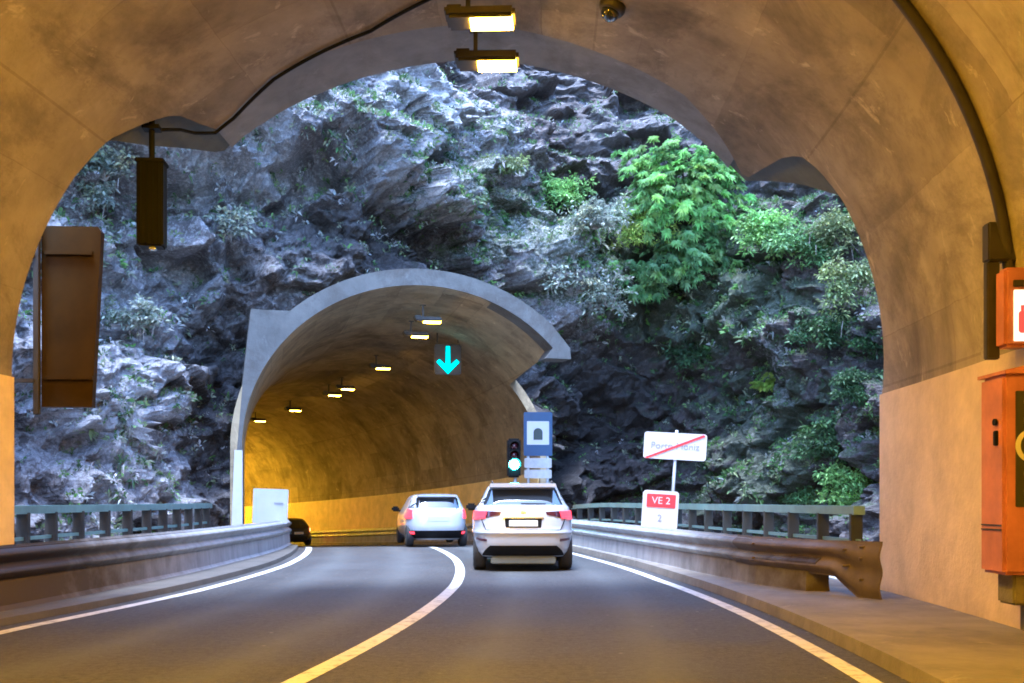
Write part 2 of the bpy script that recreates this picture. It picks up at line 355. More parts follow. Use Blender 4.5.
# bridge deck edges between the two tunnels
o = sweep('bridge_deck', lambda s: [(-8.0, -.6), (7.2, -.6), (7.2, -.02), (5.72, -.02), (5.72, -.36), (-5.62, -.36), (-5.62, -.02), (-8.0, -.02)], -3.2, 17.5, .8, M['barrier'], smooth=False); tag(o, kind='structure')

# ------------------------------------------------------------------ tunnels
def profile(a, b_, z0, zlo=-.3, nw=6, ne=144):
    """points from the right foot over the crown to the left foot: (rel offset, z, phi in degrees 0..180, outward normal)"""
    out = []
    for i in range(nw):
        out.append((a, zlo + (z0 - zlo) * i / nw, 0.0, (1, 0)))
    for i in range(ne + 1):
        f = math.pi * i / ne
        nx, nz = math.cos(f) / a, math.sin(f) / b_; l = math.hypot(nx, nz)
        out.append((a * math.cos(f), z0 + b_ * math.sin(f), math.degrees(f), (nx / l, nz / l)))
    for i in range(nw - 1, -1, -1):
        out.append((-a, zlo + (z0 - zlo) * i / nw, 180.0, (-1, 0)))
    return out
def barrel(name, prof, oc, sfun0, sfun1, rows, mat, parent, off_in=0.0, off_out=.5, zmin=None, keep=None):
    """solid shell between two end curves, with UVs in metres along / around"""
    prof = [p for p in prof if (keep is None or keep(p))]
    k = len(prof); vin = []; vout = []; us = []
    arc = [0.0]
    for i in range(1, k): arc.append(arc[-1] + math.hypot(prof[i][0] - prof[i-1][0], prof[i][1] - prof[i-1][1]))
    for r in range(rows + 1):
        f = r / rows
        for j, (x, z, phi, nn) in enumerate(prof):
            a0, a1 = sfun0(x, z, phi), sfun1(x, z, phi); s = a0 + (a1 - a0) * f
            vin.append(P(s, oc + x + nn[0] * off_in, z + nn[1] * off_in)); vout.append(P(s, oc + x + nn[0] * off_out, z + nn[1] * off_out)); us.append((s, arc[j]))
    nv = len(vin); fs = []
    for r in range(rows):
        for j in range(k - 1):
            a = r * k + j
            fs.append((a, a + 1, a + k + 1, a + k)); fs.append((nv + a, nv + a + k, nv + a + k + 1, nv + a + 1))
    for r in (0, rows):
        for j in range(k - 1):
            a = r * k + j; fs.append((a, a + nv, a + nv + 1, a + 1) if r == 0 else (a, a + 1, a + nv + 1, a + nv))
    for j in (0, k - 1):
        for r in range(rows):
            a = r * k + j; fs.append((a, a + k, a + k + nv, a + nv) if j == 0 else (a, a + nv, a + nv + k, a + k))
    o = mesh(name, vin + vout, fs, mat, parent)
    uvl = o.data.uv_layers.new(name='UVMap'); us = us + us
    li = np.empty(len(o.data.loops), dtype=np.int32); o.data.loops.foreach_get('vertex_index', li)
    uvl.data.foreach_set('uv', np.array(us, dtype=np.float32)[li].ravel())
    return autosmooth(o, 35)
# near tunnel
TA = dict(a=5.28, b_=4.55, z0=2.7); OCA = .45; PA = profile(**TA)
LIN_R = [(0, 13.3), (20, 12.8), (31, 12.53), (37, 12.53), (40, 12.62), (41.7, 12.85), (43.2, 13.3), (44.4, 14.1), (45.4, 14.45), (47, 14.3), (52, 13.8), (60, 13.2), (90, 12.5)]
LIN_L = [(0, 11.42), (30, 11.42), (37, 11.5), (42, 11.8), (46, 12.1), (48.5, 13.0), (52, 12.95), (60, 12.6), (90, 12.5)]
CAN_R = [(0, 13.3), (20, 12.8), (31, 12.6), (34, 13.0), (38, 13.5), (41.3, 14.05), (45, 14.7), (47, 14.7), (52, 14.5), (60, 14.2), (90, 13.65)]
CAN_L = [(0, 11.42), (30, 11.43), (36.5, 11.55), (40, 12.4), (43, 13.0), (47, 13.85), (52, 13.75), (60, 13.7), (90, 13.65)]
def endA(R_, L_):
    def f(x, z, phi):
        Y = itp(phi, R_) if phi <= 90 else itp(180 - phi, L_)
        return s_at(Y, OCA + x)
    return f
linA, canA = endA(LIN_R, LIN_L), endA(CAN_R, CAN_L)
tA = empty('tunnel', P(-3, OCA, 0), 0, 'near road tunnel with stained concrete vault lit orange by sodium lamps', 'tunnel')
def rebase(o, root):
    """put world-space mesh data under a root that is not at the origin"""
    o.matrix_parent_inverse = Matrix.Translation(root.location).inverted(); return o
rebase(barrel('lining', PA, OCA, lambda x, z, p: -50.0, linA, 60, M['lining'], tA, 0, .55), tA)
rebase(barrel('portal_canopy', PA, OCA, lambda x, z, p: linA(x, z, p) - .25, canA, 8, M['canopy'], tA, .06, .5, keep=lambda p: 48 <= p[2] <= 132), tA)
for lo_, hi_ in ((30, 50), (130, 150)):
    rebase(barrel('haunch_panel', PA, OCA, lambda x, z, p: linA(x, z, p) - .25, canA, 8, M['haunch'], tA, .10, .5, keep=lambda p: lo_ <= p[2] <= hi_), tA)
# painted lower walls, 6 mm proud of the vault
for sgn in (1, -1):
    x = OCA + sgn * (TA['a'] - .03)
    send = linA(sgn * TA['a'], 0, 0 if sgn > 0 else 180) - .01
    o = sweep('painted_wall_band', (lambda sg: (lambda s: [(OCA + sg * (TA['a'] - .035), .0), (OCA + sg * (TA['a'] - .035), 2.70), (OCA + sg * (TA['a'] + .05), 2.72), (OCA + sg * (TA['a'] + .05), 0)]))(sgn), -50, send, 1.2, M['dado'] if sgn > 0 else M['dado_left'], tA, smooth=False)
    rebase(o, tA)
# blind end far behind the camera, where the bore curves on
v = [P(-49.5, OCA + x, z) for x, z, _, _ in PA]
rebase(mesh('end_wall', v, [tuple(range(len(v)))], M['farlining'], tA), tA)

# far tunnel
TB = dict(a=4.98, b_=4.62, z0=2.7); OCB = -.10; PB = profile(**TB)
PL0, PLk = (-7.2, 26.5), .3125
def s_plane(o, back=0.0):
    s = 12.0
    for _ in range(30):
        p = P(s, o); s -= (p.y - (PL0[1] + PLk * (p.x - PL0[0]))) * .9
    return s + back
def startB(x, z, phi):
    s = s_plane(OCB + x)
    if phi < 41: 
        k = min(1, max(0, (41 - phi) / 3.0)); s = s + (s_at(34.6, OCB + x) - s) * k
    return s
tB = empty('tunnel', P(16, OCB, 0), 0, 'far tunnel through the dark cliff with grey arched portal and orange glowing bore', 'tunnel')
rebase(barrel('lining', PB, OCB, lambda x, z, p: startB(x, z, p) + .02, lambda x, z, p: SE, 70, M['farlining'], tB, 0, .3), tB)
o = sweep('painted_wall_band', lambda s: [(OCB + TB['a'] - .03, .0), (OCB + TB['a'] - .03, 2.5), (OCB + TB['a'] + .05, 2.52), (OCB + TB['a'] + .05, 0)], s_at(34.7, 5) + .1, SE - .5, 1.2, M['dado_left'], tB, smooth=False); rebase(o, tB)
v = [P(SE - .3, OCB + x, z) for x, z, _, _ in PB]
rebase(mesh('end_wall', v, [tuple(range(len(v)))], M['farlining'], tB), tB)
# portal face: a flat concrete face on the skewed plane, arch ring + left buttress + wings
e1 = Vector((1, PLk, 0)).normalized(); e2 = Vector((0, 0, 1)); nB = Vector((-PLk, 1, 0)).normalized(); o0 = Vector((PL0[0], PL0[1], 0))
def on_plane(p): return ((p - o0).dot(e1), p.z)
inner = [on_plane(P(s_plane(OCB + x), OCB + x, z)) for x, z, phi, nn in PB if phi >= 40]
def px_plane(px, py):
    kx, kz = (px - CX) / F, (HY - py) / F
    Y = (PL0[1] - PLk * PL0[0]) / (1 - PLk * kx); return on_plane(Vector((kx * Y, Y, CAMH + kz * Y)))
outer_px = [(231, 545), (236, 460), (243, 380), (251, 309), (298, 311), (318, 295), (345, 280), (380, 269), (415, 265), (450, 267), (480, 279), (509, 298), (530, 320), (545, 340), (576, 348), (577, 360), (546, 358)]
ringpts = []
for i_ in range(1, len(inner) - 1):
    ph = [q[2] for q in PB if q[2] >= 40][i_]
    if 45 < ph < 137:
        (xa, za), (xb, zb) = inner[i_ - 1], inner[i_ + 1]; l_ = math.hypot(xb - xa, zb - za); ringpts.append((inner[i_][0] + (zb - za) / l_ * .46, inner[i_][1] - (xb - xa) / l_ * .46))
outer = [px_plane(*q) for q in outer_px[:4]] + [px_plane(292, 311)] + ringpts[::-1] + [px_plane(*q) for q in ((570, 348), (571, 359), (546, 358))]
outer[0] = (outer[0][0], -.3)
poly = outer + inner[1:]
b = MB(); b.prism(poly, o0, e1, e2, nB * .75)
o = b.build('portal_face', M['portal'], tB)
bm = bmesh.new(); bm.from_mesh(o.data); bmesh.ops.triangulate(bm, faces=[f for f in bm.faces if len(f.verts) > 4]); bm.to_mesh(o.data); bm.free(); rebase(o, tB)
# raised rim along the arch so the edge reads as a moulding
# white painted foot of the left jamb
xj = inner[-1][0]; xo = outer[0][0]
b = MB(); b.prism([(xo - .01, .0), (xj + .015, .0), (xj + .015, 2.62), (xo + .09, 2.62)], o0 - nB * .012, e1, e2, nB * .5)
rebase(b.build('white_painted_jamb', M['white_paint'], tB), tB)

# ------------------------------------------------------------------ luminaires
def make_lamp(name, lens):
    t = empty(name)
    b = MB(); b.box((0, 0, .05), (.78, .34, .13), None, .035); b.box((-.30, 0, .10), (.22, .30, .1), None, .03); b.build('housing', M['dark_metal'], t)
    b = MB(); b.prism([(-.13, -.0), (.13, -.0), (.11, -.04), (-.11, -.04)], (-.12, 0, 0), (0, 1, 0), (0, 0, 1), (.48, 0, 0)); b.build('lens', lens, t)
    b = MB(); b.box((-.15, 0, .27), (.05, .06, .34)); b.box((-.15, 0, .45), (.16, .14, .02)); b.build('bracket', M['dark_metal'], t)
    return t
def copy_tree(o, parent=None):
    c = o.copy(); COL.objects.link(c); c.parent = parent
    for ch in list(o.children): copy_tree(ch, c)
    return c
lampA = make_lamp('tunnel_lamp', M['lamp_lens'])
first = True
for Y, lab in ((11.35, 'lit orange lamp at the vault crown, higher one where the black cable ends'), (12.45, 'lit orange lamp under the canopy edge, lower one against the rock')):
    o = lampA if first else copy_tree(lampA); first = False
    p = P(s_at(Y, OCA), OCA + .08, 6.72); o.location = p; o.rotation_euler = (rad(-4), 0, heading(s_at(Y)))
    tag(o, lab, 'lamp', 'lamps along the near vault')
lampC = make_lamp('tunnel_lamp', M['lamp_lens_deep'])
for k in range(14):
    o = lampC if k == 0 else copy_tree(lampC); s = -5.6 - k * (2.2 if k < 6 else 3.0); o.location = P(s, OCA + .08, 6.72); o.rotation_euler = (rad(0), 0, heading(s))
    tag(o, 'lit orange lamp in the row along the near vault crown out of the frame', 'lamp', 'lamps along the near vault')
lampB = make_lamp('tunnel_lamp', M['lamp_lens_far'])
first = True
labs = ['lit lamp first inside the far portal, topmost and nearest of its row', 'lit lamp second in the far tunnel row, just below the topmost', 'lone lit lamp midway down the far tunnel row, left of the green arrow', 'right one of the close pair of lit lamps in the far tunnel', 'left one of the close pair of lit lamps in the far tunnel', 'small lit lamp second lowest in the far tunnel row', 'smallest lit lamp at the low left end of the far tunnel row']
for px, lab in zip((428, 416, 380, 345, 332, 293, 258), labs):
    o = lampB if first else copy_tree(lampB); first = False
    s = s_px(px, 0.1); o.location = P(s, 0.1, 6.55); o.rotation_euler = (0, 0, heading(s)); tag(o, lab, 'lamp', 'lamps along the far tunnel')
lampD = make_lamp('tunnel_lamp', M['lamp_lens_far_deep'])
for i, s in enumerate((47, 50.5, 54, 58, 62, 67, 72)):
    o = lampD if i == 0 else copy_tree(lampD); o.location = P(s, .1, 6.55); o.rotation_euler = (0, 0, heading(s)); tag(o, 'lit lamp deep in the far tunnel round the bend, hidden by the left wall', 'lamp', 'lamps along the far tunnel')

# ------------------------------------------------------------------ cables, dome camera, hanging box, side panel
def onA(phi, Y, inset=.03):
    f = rad(phi); x = TA['a'] * math.cos(f); z = TA['z0'] + TA['b_'] * math.sin(f); nx, nz = math.cos(f) / TA['a'], math.sin(f) / TA['b_']; l = math.hypot(nx, nz)
    return P(s_at(Y, OCA + x), OCA + x - nx / l * inset, z - nz / l * inset)
pts = [onA(180 - f, itp(f, [(42, 12.05), (48.2, 13.0), (52, 12.97), (60, 12.62), (75, 12.3), (88, 11.5)]), -.02 if f < 46 else .035) for f in np.linspace(42.5, 88, 40)]
o = MB().tube(pts, .022, 8).build('cable', M['black'], None, True); tag(o, 'thin black cable along the left canopy edge running to the lamps', 'cable')
b = MB(); pts = [onA(f, itp(f, [(8, 9.3), (30, 8.85), (60, 8.3), (110, 8.1)]), .05) for f in np.linspace(6, 112, 60)]
b.tube(pts, .055, 8)
o = b.build('cable_duct', M['dark_metal'], None, True); tag(o, 'thick dark cable duct arching up the right side of the near vault', 'cable duct')
# dome camera
p = onA(72.5, 11.6, 0.0); q = P(s_at(11.6), OCA, 3); d = (q - p).normalized()
t = empty('dome_camera', p, 0, 'small round dome camera fixed to the near vault right of the lamps', 'camera')
rot = d.to_track_quat('Z', 'Y').to_matrix()
def lathe(prof, rotm=None, n=24):
    vs = []; fs = []
    for r, z in prof:
        for k in range(n):
            a = 2 * math.pi * k / n; v = Vector((r * math.cos(a), r * math.sin(a), z)); vs.append(rotm @ v if rotm is not None else v)
    for i in range(len(prof) - 1):
        for k in range(n): fs.append((i * n + k, i * n + (k + 1) % n, (i + 1) * n + (k + 1) % n, (i + 1) * n + k))
    fs.append(tuple(range(n))[::-1]); fs.append(tuple((len(prof) - 1) * n + k for k in range(n)))
    b = MB(); b.add(vs, fs); return b
lathe([(.15, -.02), (.16, .03), (.14, .08), (.12, .09)], rot).build('base_ring', M['dark_metal'], t, True)
lathe([(.115, .085), (.11, .12), (.085, .16), (.045, .185), (.005, .19)], rot).build('dome', M['glass'], t, True)

# hanging ribbed box on the left haunch
pz = P(s_at(12.0, -3.6), 0); bx, by = -4.34, 12.05
t = empty('signal_box', (bx, by, 5.78), rad(6), 'black ribbed box hanging on a short pole under the left canopy edge', 'signal box')
MB().tube([(0, 0, 0.15), (0, 0, -.38)], .035, 10).box((0, 0, .0), (.2, .16, .05)).build('pole', M['black'], t)
b = MB(); b.box((0, 0, -.93), (.31, .24, 1.02), None, .02)
for k in range(4): b.box((-.105 + .07 * k, -.125, -.93), (.022, .03, .98), None, .006)
b.box((0, 0, -.42), (.34, .27, .05), None, .01); b.build('housing', M['black'], t)
MB().box((.02, -.02, -1.46), (.08, .1, .03), None, .01).build('socket', M['chrome'], t)
# brown panel board at the left portal edge
t = empty('sign_board', (-5.33, 12.05, 2.42), rad(4), 'tall dark brown board seen from behind at the left portal edge', 'sign board')
MB().prism([(-.33, 0), (.26, 0), (.37, 2.12), (.33, 2.18), (-.28, 2.18), (-.33, 2.1)], (0, 0, 0), (1, 0, 0), (0, 0, 1), (0, .12, 0)).build('panel', M['brown_panel'], t)
b = MB()
for z in (.35, 1.85): MB().box((.0, -.025, z), (.56, .045, .05), None, .006).build('stiffener', M['brown_panel'], t)
b = MB(); b.box((-.36, -.06, 1.05), (.07, .07, 2.3), None, .008); b.build('mounting_rail', M['dark_metal'], t)
for z in (.3, 1.8): MB().box((-.62, -.1, z), (.5, .05, .05), None, .006).build('bracket', M['dark_metal'], t)

# right wall: emergency cabinet, extinguisher sign, cable box
wallx = lambda Y: P(s_at(Y, OCA + 5.24), OCA + 5.245).x
xw = wallx(8.75)
t = empty('emergency_cabinet', (xw, 8.62, .62), 0, 'tall orange emergency phone cabinet with SOS panel on the right tunnel wall', 'emergency cabinet')
wdt = xw - 4.24
MB().box((-wdt / 2, .22, .90), (wdt, .44, 1.74), None, .03).build('body', M['orange'], t)
MB().prism([(-.235, -.0), (.0, .0), (.0, .08), (-.235, .03)], (-wdt + .235, -.03, 1.77), (1, 0, 0), (0, 0, 1), (0, .52, 0)).build('hood', M['orange'], t)
MB().box((-wdt + .37, -.006, 1.12), (.54, .02, 1.0), None, .005).build('letter_panel', M['panel_dark'], t)
for i, ch in enumerate('SOS'):
    textmesh('letter', ch, .42, M['sign_white'], t, (-wdt + .245, -.02, 1.44 - .31 * i))
MB().box((-wdt - .012, .12, 1.22), (.03, .05, .13), None, .006).tube([(-wdt - .01, .12, 1.36), (-wdt - .03, .12, 1.36)], .03, 12).build('door_latch', M['black'], t)
MB().box((-wdt - .004, .22, .46), (.012, .36, .012)).box((-wdt - .004, .22, .42), (.012, .36, .012)).build('door_seam', M['dark_metal'], t)
MB().box((-wdt / 2 + .06, .24, -.1), (wdt - .14, .30, .28), None, .02).box((-wdt / 2 + .16, .24, -.35), (wdt - .3, .22, .3), None, .02).build('plinth', M['pavement'], t)
xw = wallx(9.0)
t = empty('extinguisher_sign', (xw, 9.0, 2.68), 0, 'lit white sign with red extinguisher in orange frame above the cabinet', 'sign')
wd = xw - 4.44
MB().box((-wd / 2, .1, .36), (wd, .2, .72), None, .03).build('frame', M['orange'], t)
MB().box((-wd / 2 + .015, -.006, .28), (wd - .12, .02, .46), None, .004).build('lit_panel', M['lit_panel'], t)
MB().box((-wd / 2 + .02, -.006, .57), (wd - .1, .02, .06), None, .004).build('top_strip', M['dark_metal'], t)
b = MB(); px0 = -wd + .145
b.prism(rrect(.07, .2, .03), (px0, -.018, .22), (1, 0, 0), (0, 0, 1), (0, -.004, 0)).prism([(-.015, 0), (.015, 0), (.015, .05), (-.015, .05)], (px0, -.018, .32), (1, 0, 0), (0, 0, 1), (0, -.004, 0)).prism([(0, 0), (.07, -.03), (.075, -.015), (0, .018)], (px0 + .01, -.018, .355), (1, 0, 0), (0, 0, 1), (0, -.004, 0))
b.build('extinguisher_symbol', M['lit_red'], t)
xw = wallx(9.25)
t = empty('junction_box', (xw, 9.2, 2.6), 0, 'dark cable box and conduit beside the lit extinguisher sign', 'junction box')
MB().box((-.14, .06, 1.08), (.34, .14, .36), None, .015).build('box', M['dark_metal'], t)
MB().box((-.25, .06, .45), (.12, .08, .9), None, .01).build('conduit', M['dark_metal'], t)

# ------------------------------------------------------------------ barriers
def beam_sec(face, sgn, z0=.40, z1=.80, dep=.085):
    """W-beam section, face = offset of the crests, sgn +1 when the road lies at lower offsets"""
    zs = np.linspace(0, 1, 21); out = []
    for t in zs:
        w = .5 - .5 * math.cos(4 * math.pi * t)          # two crests
        out.append((face + sgn * (dep * (1 - w)), z0 + (z1 - z0) * t))
    back = [(o + sgn * .02, z) for o, z in out][::-1]
    return out + back
FACE_R = [(11, 5.6), (11.95, 5.16), (12.4, 4.86), (12.8, 4.62), (13.3, 4.38), (14, 4.12), (16, 3.78), (19, 3.5), (22, 3.36), (30, 3.36), (60, 3.4)]
FACE_L = [(-20, -4.75), (13, -4.62), (20, -4.4), (26, -3.95), (30, -3.75), (60, -3.75)]
t = empty('guardrail', P(2, 3.7, 0), 0, 'right hand roadside barrier with steel beam on concrete kerb, ending in a dark flared terminal', 'guardrail')
o = sweep('beam', lambda s: beam_sec(itp(Ys(s), FACE_R), 1, .40, .79), s_at(12.75), 60, .35, M['beam_near_shade'], t); rebase(o, t)
def term_sec(s):
    Y = Ys(s); k = max(0, min(1, (12.75 - Y) / .95)); k2 = k ** 3
    zz0 = .36 - .05 * k - .24 * min(1, max(0, (12.55 - Y) / .35)); zz1 = .795 + .02 * k
    return beam_sec(itp(Y, FACE_R) - .004, 1, zz0, zz1, .085 * (1 - .75 * k) + .001)
o = sweep('end_terminal', term_sec, s_at(11.95), s_at(14.6), .06, M['darkbeam'], t); rebase(o, t)
for Yb, zb in ((12.35, .5), (12.35, .7), (12.15, .35), (12.15, .6), (12.15, .74), (13.9, .5), (13.9, .7)):
    sb = s_at(Yb); rebase(MB().tube([P(sb, itp(Yb, FACE_R) - .03, zb), P(sb, itp(Yb, FACE_R) + .06, zb)], .016, 8).build('bolt', M['darkbeam'], t), t)
def rb(s):
    f = itp(Ys(s), FACE_R) + .06
    return [(f - .10, .0), (f - .10, .06), (f - .02, .14), (f, .40), (f + .02, .46), (f + .26, .46), (f + .30, 0)]
o = sweep('concrete_base', rb, s_at(12.95), 60, .5, M['barrier_near_shade'], t, smooth=False); rebase(o, t)
o = sweep('rail_cap', lambda s: [(itp(Ys(s), FACE_R) + .06, .72), (itp(Ys(s), FACE_R) + .06, .765), (itp(Ys(s), FACE_R) + .22, .765), (itp(Ys(s), FACE_R) + .22, .46), (itp(Ys(s), FACE_R) + .12, .46), (itp(Ys(s), FACE_R) + .12, .72)], s_at(13.6), 60, .5, M['beam'], t, smooth=False); rebase(o, t)
t = empty('guardrail', P(2, -4.5, 0), 0, 'left hand roadside barrier of steel beam and concrete curving into the far tunnel', 'guardrail')
o = sweep('beam', lambda s: beam_sec(itp(Ys(s), FACE_L), -1, .40, .80), -40, 60, .4, M['beam_near_shade'], t); rebase(o, t)
def lb(s):
    f = itp(Ys(s), FACE_L) - .06
    return [(f + .10, .0), (f + .10, .06), (f + .02, .14), (f, .40), (f - .02, .46), (f - .26, .46), (f - .30, 0)]
o = sweep('concrete_base', lb, -40, 60, .5, M['barrier_near_shade'], t, smooth=False); rebase(o, t)
o = sweep('rail_cap', lambda s: [(itp(Ys(s), FACE_L) - .06, .73), (itp(Ys(s), FACE_L) - .06, .775), (itp(Ys(s), FACE_L) - .22, .775), (itp(Ys(s), FACE_L) - .22, .46), (itp(Ys(s), FACE_L) - .12, .46), (itp(Ys(s), FACE_L) - .12, .73)], -40, 60, .5, M['beam_near_shade'], t, smooth=False); rebase(o, t)

# railings at the deck edges
def railing(label, off, s0, s1, step, mp, pw):
    t = empty('railing', P((s0 + s1) / 2, off(s0), 0), 0, label, 'railing')
    rec = lambda w, z0, z1: (lambda s: [(off(s) - w / 2, z0), (off(s) + w / 2, z0), (off(s) + w / 2, z1), (off(s) - w / 2, z1)])
    for w, z0, z1 in ((.15, 1.10, 1.22), (.05, .72, .77)):
        rebase(sweep('rail', rec(w, z0, z1), s0, s1, .6, M['rail'], t, smooth=False), t)
    n = int((s1 - s0) / step)
    for i in range(n + 1):
        s = s0 + .1 + i * step
        if s > s1: break
        p = P(s, off(s), .56)
        rebase(MB().box(p, (pw, .09, 1.12), Matrix.Rotation(heading(s), 3, 'Z'), .008).build('post', mp, t), t)
    return t
railing('green grey railing with dark posts behind the right barrier', lambda s: itp(Ys(s), [(13, 5.55), (16, 5.2), (20, 4.95), (35, 4.8)]), s_at(13.55), s_at(33), 1.0, M['post'], .16)
railing('weathered grey green railing with thick posts behind the left barrier', lambda s: itp(Ys(s), [(11, -6.0), (16, -6.3), (27, -5.75)]), s_at(11.9), s_at(26.2), 1.15, M['post_left'], .17)

# ------------------------------------------------------------------ signs
def post(t, h, r=.035, x=0, y=.06): return MB().tube([(x, y, 0), (x, y, h)], r, 12).build('post', M['zinc'], t, True)
def plate(name, w, h, r, mat, t, c, th=.025): return MB().prism(rrect(w, h, r), c, (1, 0, 0), (0, 0, 1), (0, th, 0)).build(name, mat, t)
# town sign with the red bar
Y = 21.0; t = empty('town_sign', ((669 - CX) / F * Y, Y, .05), rad(-7), 'white place name sign crossed by a red diagonal bar, on a grey post', 'road sign')
t.rotation_euler = (0, rad(3.5), rad(-7))
post(t, 2.72)
plate('panel', 1.30, .56, .06, M['sign_white'], t, (-.02, 0, 2.38))
MB().prism([(-.62, -.26), (-.56, -.28), (.62, .23), (.58, .27)], (-.02, -.012, 2.38), (1, 0, 0), (0, 0, 1), (0, .008, 0)).build('red_bar', M['sign_red'], t)
textmesh('lettering', 'Porto Moniz', .20, M['letter_grey'], t, (-.02, -.006, 2.38))
# route marker
Y = 20.2; t = empty('route_marker', ((657 - CX) / F * Y, Y, .1), rad(-7), 'small white and red route marker reading VE 2 above the right barrier', 'road sign')
t.rotation_euler = (0, rad(3.5), rad(-7))
post(t, 1.35, .03)
plate('panel', .72, .78, .07, M['sign_white'], t, (0, 0, 1.0))
plate('red_field', .58, .27, .02, M['sign_red'], t, (.01, -.008, 1.185), .006)
textmesh('route_number', 'VE 2', .20, M['sign_white'], t, (.01, -.012, 1.185))
textmesh('distance_number', '2', .20, M['letter_grey'], t, (.0, -.004, .83))
# sign back on the left
Y = 25.0; t = empty('road_sign', ((268 - CX) / F * Y, Y, .05), rad(9), 'plain pale square road sign on a short post over the left barrier', 'road sign')
post(t, 1.4, .03); t.rotation_euler = (0, rad(2), rad(9))
plate('panel', .86, .86, .03, M['sign_back'], t, (0.02, 0, 1.10))
MB().box((.22, -.008, 1.18), (.22, .012, .035), None, .003).build('clamp', M['letter_grey'], t)
# tunnel information sign, right of the far portal
Y = 30.6; t = empty('tunnel_sign', ((538 - CX) / F * Y, Y, float(gz(16)) + .1), rad(4), 'blue sign with white square and black tunnel symbol beside the far portal', 'road sign')
post(t, 3.9, .05, -.3); post(t, 3.9, .05, .3)
bz = -float(gz(16)) - .1 + 1.3
zc = lambda py: bz + (HY - py) / F * Y
plate('panel', .88, 1.34, .05, M['sign_blue'], t, (0, 0, zc(434)))
plate('white_square', .68, .72, .02, M['sign_white'], t, (0, -.012, zc(433)), .01)
sym = [(-.14, -.18), (.14, -.18), (.14, .05)] + [(.14 * math.cos(a), .05 + .13 * math.sin(a)) for a in np.linspace(.2, 2.94, 9)] + [(-.14, .05)]
MB().prism(sym, (0.0, -.02, zc(434)), (1, 0, 0), (0, 0, 1), (0, .008, 0)).build('tunnel_symbol', M['sign_dark'], t)
plate('lower_panel', .84, .30, .03, M['sign_grey'], t, (0, 0, zc(463)))
plate('lower_panel', .84, .26, .03, M['sign_grey'], t, (0, 0, zc(474)))
# green traffic signal
Y = 29.6; gx = (514 - CX) / F * Y; t = empty('traffic_signal', (gx, Y, float(gz(15)) + .1), rad(6), 'traffic light showing green at the right side of the far portal', 'traffic light')
z0 = -float(gz(15)) - .1 + CAMH; zc = lambda py: z0 + (HY - py) / F * Y
MB().tube([(.05, .16, 0), (.05, .16, zc(440))], .055, 12).build('pole', M['zinc'], t, True)
MB().box((0, .1, zc(458)), (.40, .26, 1.15), None, .05).build('housing', M['black'], t)
for i, py in enumerate((446, 455, 464.5)):
    mt = M['green_lens'] if i == 2 else M['trim_dark']
    r = .15 if i == 2 else .10
    lathe([(r, 0), (r, .03), (r * .7, .055), (.005, .065)], Matrix.Rotation(rad(90), 3, 'X')).build('lens', mt, t, True).location = (0, -.035, zc(py))
    vs = []; fs = []
    for k in range(13):
        a = rad(-20 + 220 * k / 12)
        for rr, y in ((r + .03, -.03), (r + .03, -.26), (r + .045, -.26), (r + .045, -.03)): vs.append((rr * math.cos(a), y, rr * math.sin(a)))
    for k in range(12):
        for q in range(4): fs.append((k * 4 + q, k * 4 + (q + 1) % 4, k * 4 + 4 + (q + 1) % 4, k * 4 + 4 + q))
    MB().add(vs, fs).build('visor', M['black'], t, True).location = (0, 0, zc(py))
# lane arrow
Y = 33.6; t = empty('lane_signal', ((448 - CX) / F * Y, Y, CAMH + (HY - 360) / F * Y), heading(s_at(Y)) * .5, 'green lit downward arrow signal hanging over the right lane of the far tunnel', 'lane signal')
MB().box((0, .13, .03), (.90, .2, 1.02), None, .04).build('housing', M['dark_metal'], t)
b = MB(); a_ = []
L = .46
shape = [(-.06, .46), (.06, .46), (.07, -.18), (.29, .02), (.38, -.07), (0.0, -.46), (-.38, -.07), (-.29, .02), (-.07, -.18)]
b.prism(shape, (0, .02, 0), (1, 0, 0), (0, 0, 1), (0, -.02, 0)); b.build('arrow', M['arrow'], t)
MB().tube([(-.35, .13, .6), (-.35, .13, 1.3)], .025).tube([(.35, .13, .6), (.35, .13, 1.1)], .025).build('hanger', M['dark_metal'], t)

